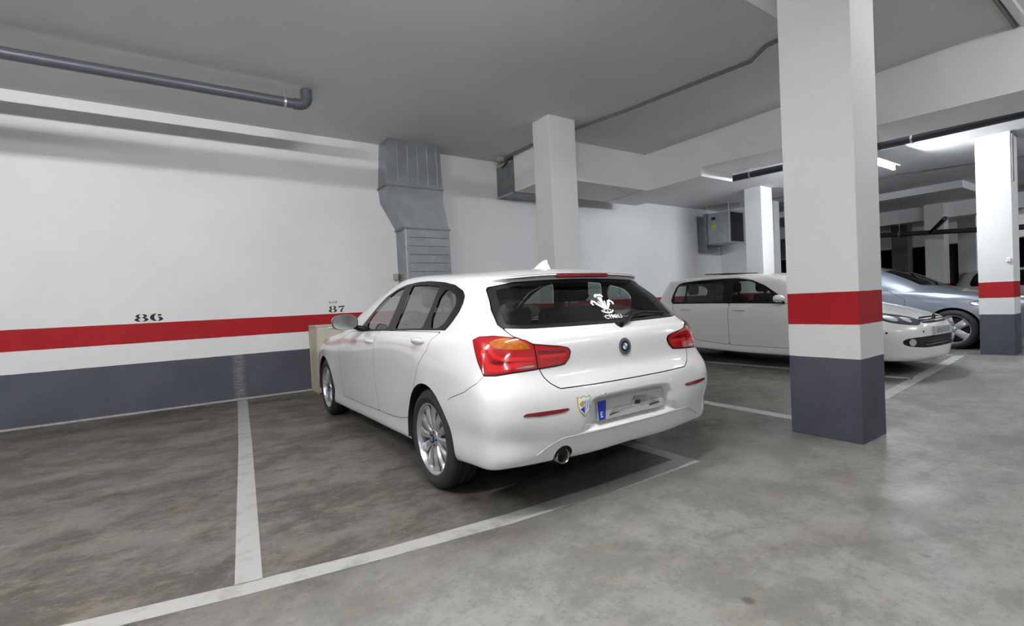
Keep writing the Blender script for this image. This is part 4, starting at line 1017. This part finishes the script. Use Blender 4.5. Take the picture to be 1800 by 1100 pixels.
    for y, zt, w_ in prof: V += [(-w_, y, 1.360), (-w_*.45, y, (1.360+zt)/2), (0, y, zt), (w_*.45, y, (1.360+zt)/2), (w_, y, 1.360)]
    for i in range(len(prof)-1):
        for j in range(4): F.append((i*5+j, i*5+j+1, i*5+6+j, i*5+5+j))
    k = (len(prof)-1)*5; F += [(0, 1, 2, 3, 4), (k+4, k+3, k+2, k+1, k)]
    obj('roof_antenna', (V, F), M_WPAINT, root, smooth=50)
    # --- exhaust
    ex = g_lathe([(.036, .0), (.040, -.006), (.043, -.0), (.043, .10), (.036, .10)], 28, 'y', (-.495, -.795, .318), closed=True)
    eo = obj('exhaust_tip', ex, M_EXH, root, smooth=40); obj('exhaust_bore', g_lathe([(0, .05), (.036, .05), (.036, .052), (0, .052)], 20, 'y', (-.495, -.795, .318)), M_BLACK, eo)
    # --- door handles
    for sg in (-1, 1):
        for y, z in ((.155, .927), (1.18, .885)):
            h = bvh.ray_cast(Vector((sg*2, y, z)), Vector((-sg, 0, 0)))[0]
            V, F = [], []
            n = 11
            for i in range(n):
                t = i/(n-1); yy = y-.105+.21*t; hh = .016*math.sin(math.pi*(.12+.76*t))+.004; out = .030*math.sin(math.pi*min(1, max(0, t)))**.6+.002
                for a, bq in ((-.7, .2), (-.9, .8), (-.2, 1.05), (.5, 1.), (.9, .7), (.8, .2)): V.append((h.x+sg*out*bq, yy, z+.008*(0.5-t)*2*0+hh*a))
            for i in range(n-1):
                for j in range(6): F.append((i*6+j, i*6+(j+1) % 6, i*6+6+(j+1) % 6, i*6+6+j))
            F += [(5, 4, 3, 2, 1, 0), tuple((n-1)*6+j for j in range(6))]
            ho = obj('door_handle', (V, F), M_WPAINT, root, smooth=50)
            obj('handle_recess_shade', g_prism([(-.06, -.022), (.06, -.022), (.075, 0), (.06, .018), (-.06, .018), (-.075, 0)], .0005, .0015, (h, Vector((0, 1, 0)), Vector((0, 0, 1)), Vector((sg, 0, 0)))), mat('recess_shadow_paint', (.62, .63, .62), .3, coat=1.), ho)  # flat patch of darker paint standing for the shade behind the handle
    # --- door mirrors
    for sg in (-1, 1):
        V, F = [], []
        prof = [(0, .0, .0), (.03, .70, .72), (.08, .92, .95), (.14, 1, 1), (.155, .96, .96)]
        n = 20
        def ring(a):
            c, s_ = math.cos(a), math.sin(a)
            return (.112*np.sign(c)*abs(c)**.75, .068*np.sign(s_)*abs(s_)**.8)
        for d, kx, kz in [(.0, .25, .25)]+prof[1:]:
            for i in range(n):
                rx, rz_ = ring(2*math.pi*i/n); V.append((sg*(.995+rx*kx), 1.62-d, 1.035+rz_*kz+.006*kx))
        m_ = 5
        for k in range(m_-1):
            for i in range(n): F.append((k*n+i, k*n+(i+1) % n, (k+1)*n+(i+1) % n, (k+1)*n+i))
        F.append(tuple(range(n-1, -1, -1)))
        mo = obj('door_mirror', (V, F), mat('mirror_cap_%d' % (sg+1), (.05, .055, .06), .12, .3, coat=1.), root, smooth=60)
        gl = [(sg*(.995+ring(2*math.pi*i/n)[0]*.93), 1.62-.150, 1.041+ring(2*math.pi*i/n)[1]*.93) for i in range(n)]
        obj('mirror_glass', (gl, [tuple(range(n))]), M_CHROME, mo)
        obj('mirror_arm', g_tube([(sg*.80, 1.50, .965), (sg*.87, 1.53, .985), (sg*.93, 1.55, 1.005)], [.028, .024, .020], 10), M_TRIM, mo, smooth=True)
    # --- wheel wells and underbody
    for y in (AX_R, AX_F):
        for sg in (-1, 1):
            V, F = [], []; n = 24
            for i in range(n+1):
                a = math.radians(-9+198*i/n)
                for xx in (.58, .895 if y == AX_R else .89): V.append((sg*xx, y+.352*math.cos(a), WZ+.352*math.sin(a)))
            for i in range(n): F.append((2*i, 2*i+1, 2*i+3, 2*i+2))
            m0 = len(V); V += [(sg*.58, y+.352*math.cos(math.radians(-9+198*i/n)), WZ+.352*math.sin(math.radians(-9+198*i/n))) for i in range(n+1)]
            F.append(tuple(range(m0, m0+n+1)))
            obj('wheel_arch_liner', (V, F), M_LINING, root)
    obj('underbody', g_join(g_box(-.60, .60, .40, 2.4, .19, .40), g_box(-.56, .56, -.66, 3.4, .33, .42)), M_LINING, root, bevel=.02)
    # --- wheels
    w0 = wheel_proto('wheel', .312, .222, .205, 12, 'blade', M_ROUNDB, root, (-.785, AX_R, WZ))
    for x, y, rz in ((-.785, AX_F, 0), (.785, AX_R, math.pi), (.785, AX_F, math.pi)):
        c = copy_tree(w0, root); c.location = (x, y, WZ); c.rotation_euler = (random.uniform(0, .4) if rz == 0 else 0, 0, rz)
    # --- cabin
    for x in (-.37, .37):
        seat(root, x, 1.02, .50, True)
    for x in (-.37, .37): seat(root, x, .12, .50, False, .60)
    obj('dashboard', g_prism([(0, 0), (.55, .02), (.55, -.3), (.05, -.35)], -.70, .70, (Vector((0, 1.72, .90)), Vector((0, 1, 0)), Vector((0, 0, 1)), Vector((1, 0, 0)))), M_LINING, root, bevel=.03)
    obj('parcel_shelf', g_box(-.62, .62, -.50, .02, .90, .92), M_LINING, root)
    sw = []
    for i in range(33):
        a = 2*math.pi*i/32; sw.append((-.37+.185*math.cos(a), 1.58-.07*math.sin(a), .93+.17*math.sin(a)))
    so = obj('steering_wheel', g_tube(sw, .014, 8, cap=False), M_TRIM, root, smooth=True)
    obj('steering_hub', g_box(-.44, -.30, 1.58, 1.64, .88, .97, .02), M_TRIM, so)
    return root
WHITE_HATCH = build_white_hatch()
# ------------------------------------------------------------------ the cars parked further along (shown front first)
def build_parked_car(name, label, cat, loc, rz, rows, paint, ysc, zsc, axf, wz, wr, dlo, panes, style, spokes, kind):
    root = thing(name, label, cat, loc, rz)
    B = dense_net(rows, 9, 9, smooth=2); B[:, :, 2] = B[:, :, 2]*zsc
    if kind == 'golf': B[:, :, 2] += .03*np.clip((B[:, :, 2]-1.02)/.3, 0, 1)
    shell = shell_mesh(B)
    bvh = BVHTree.FromPolygons(shell[0].tolist(), shell[2].tolist())
    sidereg = lambda V: np.abs(V[:, 0]) > .45
    zs = lambda p: [(a, b*zsc) for a, b in p]
    dl, shell = cut_out(shell, sidereg, side_sdf(zs(dlo)), .003)
    RG = [(-.60, 1.30), (0, 1.315), (.60, 1.30), (.68, 1.03), (0, 1.01), (-.68, 1.03)]
    if kind == 'silver': RG = [(-.63, 1.235), (0, 1.27), (.63, 1.235), (.715, 1.01), (0, .995), (-.715, 1.01)]
    rg, shell = cut_out(shell, lambda V: V[:, 1] < -.12, rear_sdf(zs(round_poly(RG, 2))), .004)
    WS = [(-.62, 1.01), (-.50, 1.272), (-.25, 1.294), (0, 1.298), (.25, 1.294), (.50, 1.272), (.62, 1.01), (.3, .992), (-.3, .992)]
    ws, shell = cut_out(shell, lambda V: V[:, 1] > 1.28, rear_sdf(zs(WS)), .004)
    arch = lambda V: np.minimum(np.hypot(V[:, 1], V[:, 2]-wz)-wr-.036, np.hypot(V[:, 1]-axf, V[:, 2]-wz)-wr-.036)
    _, shell = cut_out(shell, lambda V: np.abs(V[:, 0]) > .5, arch, 0)
    inner = shell
    every = lambda V: np.ones(len(V), bool)
    if kind == 'golf':
        # head lamps, grille, intake
        HL = [(.36, .700), (.40, .640), (.50, .624), (.66, .648), (.755, .69), (.74, .79), (.62, .800), (.48, .765)]
        GR = [(-.36, .700), (-.385, .650), (-.30, .640), (.30, .640), (.385, .650), (.36, .700), (.25, .715), (-.25, .715)]
        IN = [(-.70, .43), (-.66, .475), (-.30, .49), (.30, .49), (.66, .475), (.70, .43), (.66, .375), (.40, .345), (-.40, .345), (-.66, .375)]
        RD = [(-.08, .985), (-.02, .86), (.12, .70), (.28, .58), (.38, .44), (.42, .36), (1.06, .30), (1.065, .55), (1.06, .97)]
        FD = [(1.06, .97), (1.065, .55), (1.06, .30), (2.04, .295), (2.08, .5), (2.09, .8), (2.0, .94)]
        HOOD = [(-.60, .735), (.60, .735), (.72, .80), (.70, .93), (.0, .98), (-.70, .93), (-.72, .80)]
        front = lambda V: V[:, 1] > 2.55
        pieces = []
        for sg in (-1, 1):
            hl, shell = cut_out(shell, lambda V: (V[:, 1] > 2.6) & (V[:, 0]*sg > 0), rear_sdf(round_poly([(sg*x, z) for x, z in HL], 1)), .004)
            b_ = mesh_obj('head_lamp', move(hl, .002), M_LAMPD, root)
            for cx_, cz_, rr in ((.655, .725, .052), (.53, .695, .040)):
                lz, _ = cut_out(hl, every, lambda V: np.hypot(V[:, 0]-sg*cx_, (V[:, 2]-cz_)*1.1)-rr, 0)
                mesh_obj('lamp_reflector', move(lz, .005), M_LAMPC, b_)
        gr, shell = cut_out(shell, front, rear_sdf(GR), .004)
        go = mesh_obj('grille', move(gr, -.006), M_BLACKG, root)
        for z in (.665, .69):
            ch, _ = cut_out(gr, every, lambda V: np.abs(V[:, 2]-z)-.006, 0); mesh_obj('grille_bar', move(ch, .003), M_CHROME, go)
        ik, shell = cut_out(shell, front, rear_sdf(round_poly(IN, 1)), .004)
        io = mesh_obj('lower_intake', move(ik, -.012), M_BLACK, root)
        for z in (.385, .415, .445):
            ch, _ = cut_out(ik, lambda V: np.abs(V[:, 0]) < .46, lambda V: np.abs(V[:, 2]-z)-.006, 0); mesh_obj('intake_slat', move(ch, .0), M_LAMPD, io)
        for sg in (-1, 1):
            h = bvh.ray_cast(Vector((sg*.60, 5, .42)), Vector((0, -1, 0)))
            fr = (h[0]-h[1]*.004, Vector((0, 0, 1)).cross(h[1]).normalized(), Vector((0, 0, 1)), h[1])
            circ = lambda r: [(r*math.cos(2*math.pi*i/24), r*math.sin(2*math.pi*i/24)) for i in range(24)]
            fo = obj('fog_lamp', g_prism(circ(.046), 0, .004, fr), M_CHROME, io); obj('fog_lens', g_prism(circ(.038), .004, .006, fr), M_LAMPC, fo)
        rd, shell = cut_out(shell, lambda V: np.abs(V[:, 0]) > .6, side_sdf(RD), .006)
        fd, shell = cut_out(shell, lambda V: np.abs(V[:, 0]) > .6, side_sdf(FD), .006)
        for nm, me in (('rear_door', rd), ('front_door', fd)):
            for half in split_lr(me): mesh_obj(nm, half, paint, root)
        # round grille badge and number plate
        h = bvh.ray_cast(Vector((0, 5, .685)), Vector((0, -1, 0)))
        fr = (h[0]+h[1]*.003, Vector((0, 0, 1)).cross(h[1]).normalized(), Vector((0, 0, 1)), h[1])
        bd = obj('front_badge', g_prism([(.058*math.cos(2*math.pi*i/28), .058*math.sin(2*math.pi*i/28)) for i in range(28)], 0, .012, fr), M_CHROME, root, bevel=.003)
        obj('badge_field', g_prism([(.048*math.cos(2*math.pi*i/28), .048*math.sin(2*math.pi*i/28)) for i in range(28)], .012, .013, fr), M_BLACKG, bd)
        for sg in (-1, 1):
            obj('badge_stroke', g_prism([(sg*.012, .040), (sg*.020, .036), (sg*.006, .004), (0, .008)], .013, .015, fr), M_CHROME, bd)
            obj('badge_stroke', g_prism([(sg*.036, .020), (sg*.042, .014), (sg*.020, -.040), (sg*.014, -.038)], .013, .015, fr), M_CHROME, bd)
            obj('badge_stroke', g_prism([(sg*.014, -.038), (sg*.020, -.040), (sg*.004, -.004), (0, -.010)], .013, .015, fr), M_CHROME, bd)
        pf = (Vector((0, 3.475, .545)), Vector((-1, 0, 0)), Vector((0, 0, 1)), Vector((0, 1, 0)))
        npl = obj('number_plate', g_prism([(-.26, -.055), (.26, -.055), (.26, .055), (-.26, .055)], -.01, .012, pf), M_PLATE, root)
        sm = mat('blurred_digits', (.25, .25, .26), .6, noise=.5, nscale=30)
        for k in range(7): obj('smudged_print', g_prism([(-.20+.06*k, -.034), (-.155+.06*k, -.034), (-.16+.06*k, .034), (-.195+.06*k, .034)], .012, .0135, pf), sm, npl)
        for x in (.80, .45):
            h = bvh.ray_cast(Vector((x, 5, .545)), Vector((0, -1, 0)))
            if h[0]: obj('parking_sensor', g_prism([(.014*math.cos(a*.628), .014*math.sin(a*.628)) for a in range(10)], 0, .003, (h[0], Vector((0, 0, 1)).cross(h[1]).normalized(), Vector((0, 0, 1)), h[1])), M_LAMPD, root)
        # tail lamps at the back
        TL = [(.60, .78), (.84, .77), (.84, .93), (.66, .94)]
        for sg in (-1, 1):
            tl, shell = cut_out(shell, lambda V: (V[:, 1] < -.3) & (V[:, 0]*sg > 0), rear_sdf([(sg*x, z) for x, z in TL]), .004); mesh_obj('tail_lamp', move(tl, .003), M_RED, root)
        # raised sunroof panel
        sv = [(x, y, 1.458+(.016 if y < .5 else 0)+(zz)) for zz in (0, .014) for x, y in ((-.40, .30), (.40, .30), (.40, .80), (-.40, .80))]
        obj('sunroof_panel', (sv, [(3, 2, 1, 0), (4, 5, 6, 7), (0, 1, 5, 4), (1, 2, 6, 5), (2, 3, 7, 6), (3, 0, 4, 7)]), M_TRIM, root)
        for sg in (-1, 1):
            for y, z in ((.25, .887), (1.25, .858)):
                h = bvh.ray_cast(Vector((sg*2, y, z)), Vector((-sg, 0, 0)))[0]
                obj('door_handle', g_tube([(h.x, y-.105, z), (h.x+sg*.03, y-.075, z), (h.x+sg*.036, y, z+.003), (h.x+sg*.03, y+.075, z), (h.x, y+.105, z)], .013, 8), paint, root, smooth=True)
            mo = obj('door_mirror', g_lathe([(0, 0), (.05, .012), (.082, .05), (.09, .10), (.085, .115), (0, .112)], 20, 'y', (0, 0, 0)), paint, root, smooth=50)
            mo.matrix_local = Matrix.Translation((sg*.96, 2.02, 1.02)) @ Matrix.Rotation(math.pi, 4, 'Z') @ Matrix.Diagonal((1.05, .95, .62, 1))
            obj('mirror_arm', g_tube([(sg*.80, 1.90, .950), (sg*.92, 1.94, .99)], .022, 8), M_TRIM, root, smooth=True)
    else:
        HL = [(2.98, .70), (3.12, .745), (3.32, .735), (3.40, .69), (3.30, .65), (3.1, .655)]
        for sg in (-1, 1):
            hl, shell = cut_out(shell, lambda V: (V[:, 0]*sg > .3) & (V[:, 1] > 2.7), side_sdf(zs(round_poly(HL, 1))), .004)
            b_ = mesh_obj('head_lamp', move(hl, .003), M_LAMPC, root)
            rim_ = clip(hl, side_sdf(zs(round_poly(HL, 1)))(hl[0])+.012, +1); mesh_obj('lamp_rim', move(rim_, .005), M_LAMPD, b_)
        FD = [(1.06, .965), (1.08, .5), (1.05, .30), (2.13, .30), (2.16, .615), (2.16, .784), (1.9, .94)]
        fd, shell = cut_out(shell, lambda V: np.abs(V[:, 0]) > .6, side_sdf(zs(FD)), .006)
        for half in split_lr(fd): mesh_obj('front_door', half, paint, root)
        for sg in (-1, 1):
            gr, shell = cut_out(shell, lambda V: (V[:, 1] > 3.2) & (V[:, 0]*sg > 0), rear_sdf(zs(round_poly([(sg*.03, .55), (sg*.03, .72), (sg*.22, .72), (sg*.20, .57)], 1))), .004); mesh_obj('grille', move(gr, -.004), M_BLACKG, root)
    mesh_obj('body_shell', shell, paint, root)
    lin = move(inner, -.016); lin = clip(lin, lin[0][:, 2]-.34, +1); mesh_obj('cabin_lining', lin, M_LINING, root)
    rest = dl
    for nm, poly in panes:
        pane, rest = cut_out(rest, sidereg, side_sdf(zs(poly)), 0)
        for half in split_lr(pane): mesh_obj(nm, move(half, -.005), M_GLASSR, root)
    for half in split_lr(rest): mesh_obj('window_frame', half, M_TRIM, root)
    mesh_obj('rear_window', rg, M_GLASSR, root); mesh_obj('windscreen', ws, M_GLASSC, root)
    for y in (0, axf):
        for sg in (-1, 1):
            V, F = [], []; n = 20; R_ = wr+.036
            for i in range(n+1):
                a = math.radians(-9+198*i/n)
                for xx in (.58, .87): V.append((sg*xx, y+R_*math.cos(a), wz+R_*math.sin(a)))
            for i in range(n): F.append((2*i, 2*i+1, 2*i+3, 2*i+2))
            F.append(tuple(2*i for i in range(n+1)))
            obj('wheel_arch_liner', (V, F), M_LINING, root)
    obj('underbody', g_join(g_box(-.66, .66, .40, axf-.42, .18, .40), g_box(-.56, .56, -.52, axf+.6, .30, .42)), M_LINING, root, bevel=.02)
    w0 = wheel_proto('wheel', wr, wr*.70, .205, spokes, style, None, root, (-.775, 0, wz))
    for x, y, rz_ in ((-.775, axf, 0), (.775, 0, math.pi), (.775, axf, math.pi)):
        c = copy_tree(w0, root); c.location = (x, y, wz); c.rotation_euler = (.25 if rz_ == 0 else 0, 0, rz_)
    for x in (-.37, .37): seat(root, x, .95, .50*zsc, True); seat(root, x, .10, .50*zsc, False, .60)
    obj('dashboard', g_prism([(0, 0), (.5, .02), (.5, -.3), (.05, -.35)], -.68, .68, (Vector((0, 1.62, .90)), Vector((0, 1, 0)), Vector((0, 0, 1)), Vector((1, 0, 0)))), M_LINING, root, bevel=.03)
    return root
G_DLO = [(1.95, .944), (.95, .968), (-.10, .99), (-.135, 1.05), (-.115, 1.15), (-.07, 1.27), (-.02, 1.33), (.10, 1.358), (.45, 1.374), (.90, 1.374), (1.15, 1.362), (1.38, 1.32), (1.60, 1.225), (1.80, 1.095), (1.90, 1.0)]
G_PANES = [('rear_side_window', [(.92, .985), (.20, .998), (.20, 1.335), (.5, 1.350), (.92, 1.352)]), ('quarter_window', [(.16, .999), (-.05, 1.003), (-.07, 1.12), (-.02, 1.27), (.04, 1.315), (.16, 1.33)]), ('front_side_window', [(1.09, .980), (1.60, .970), (1.60, 1.195), (1.36, 1.303), (1.09, 1.345)]), ('front_quarter_window', [(1.64, .970), (1.84, .966), (1.78, 1.045), (1.64, 1.165)])]
GOLF = build_parked_car('hatchback_car', 'off-white hatchback with open sunroof parked nose out beside the silver car', 'car', (8.16, 5.42, 0), math.radians(180-3.4), GOLF_ROWS, M_GPAINT, 1, 1.0, 2.58, .31, .31, G_DLO, G_PANES, 'five', 5, 'golf')
S_DLO = [(1.70, .946), (.85, .975), (-.155, .996), (-.204, 1.044), (-.240, 1.103), (-.228, 1.196), (-.056, 1.27), (.349, 1.320), (.747, 1.316), (1.132, 1.239), (1.449, 1.083), (1.6, 1.0)]
S_PANES = [('front_side_window', [(1.40, .972), (.885, .984), (.742, 1.300), (.925, 1.275), (1.265, 1.142), (1.44, 1.0)]), ('rear_side_window', [(.71, .988), (.0, 1.005), (-.10, 1.15), (.122, 1.269), (.593, 1.302)])]
SILVER = build_parked_car('saloon_car', 'silver-blue car with five-spoke alloy wheels half hidden by the banded corner pillar', 'car', (11.6, 5.30, 0), math.radians(180), BMW_ROWS, M_SPAINT, 1, 1.10, 2.80, .335, .335, S_DLO, S_PANES, 'five', 5, 'silver')
far = copy_tree(GOLF); far.location = (19.2, 3.6, 0); far.rotation_euler = (0, 0, math.radians(168))
tag(far, 'pale hatchback glimpsed past the edge of the banded corner pillar', 'car')
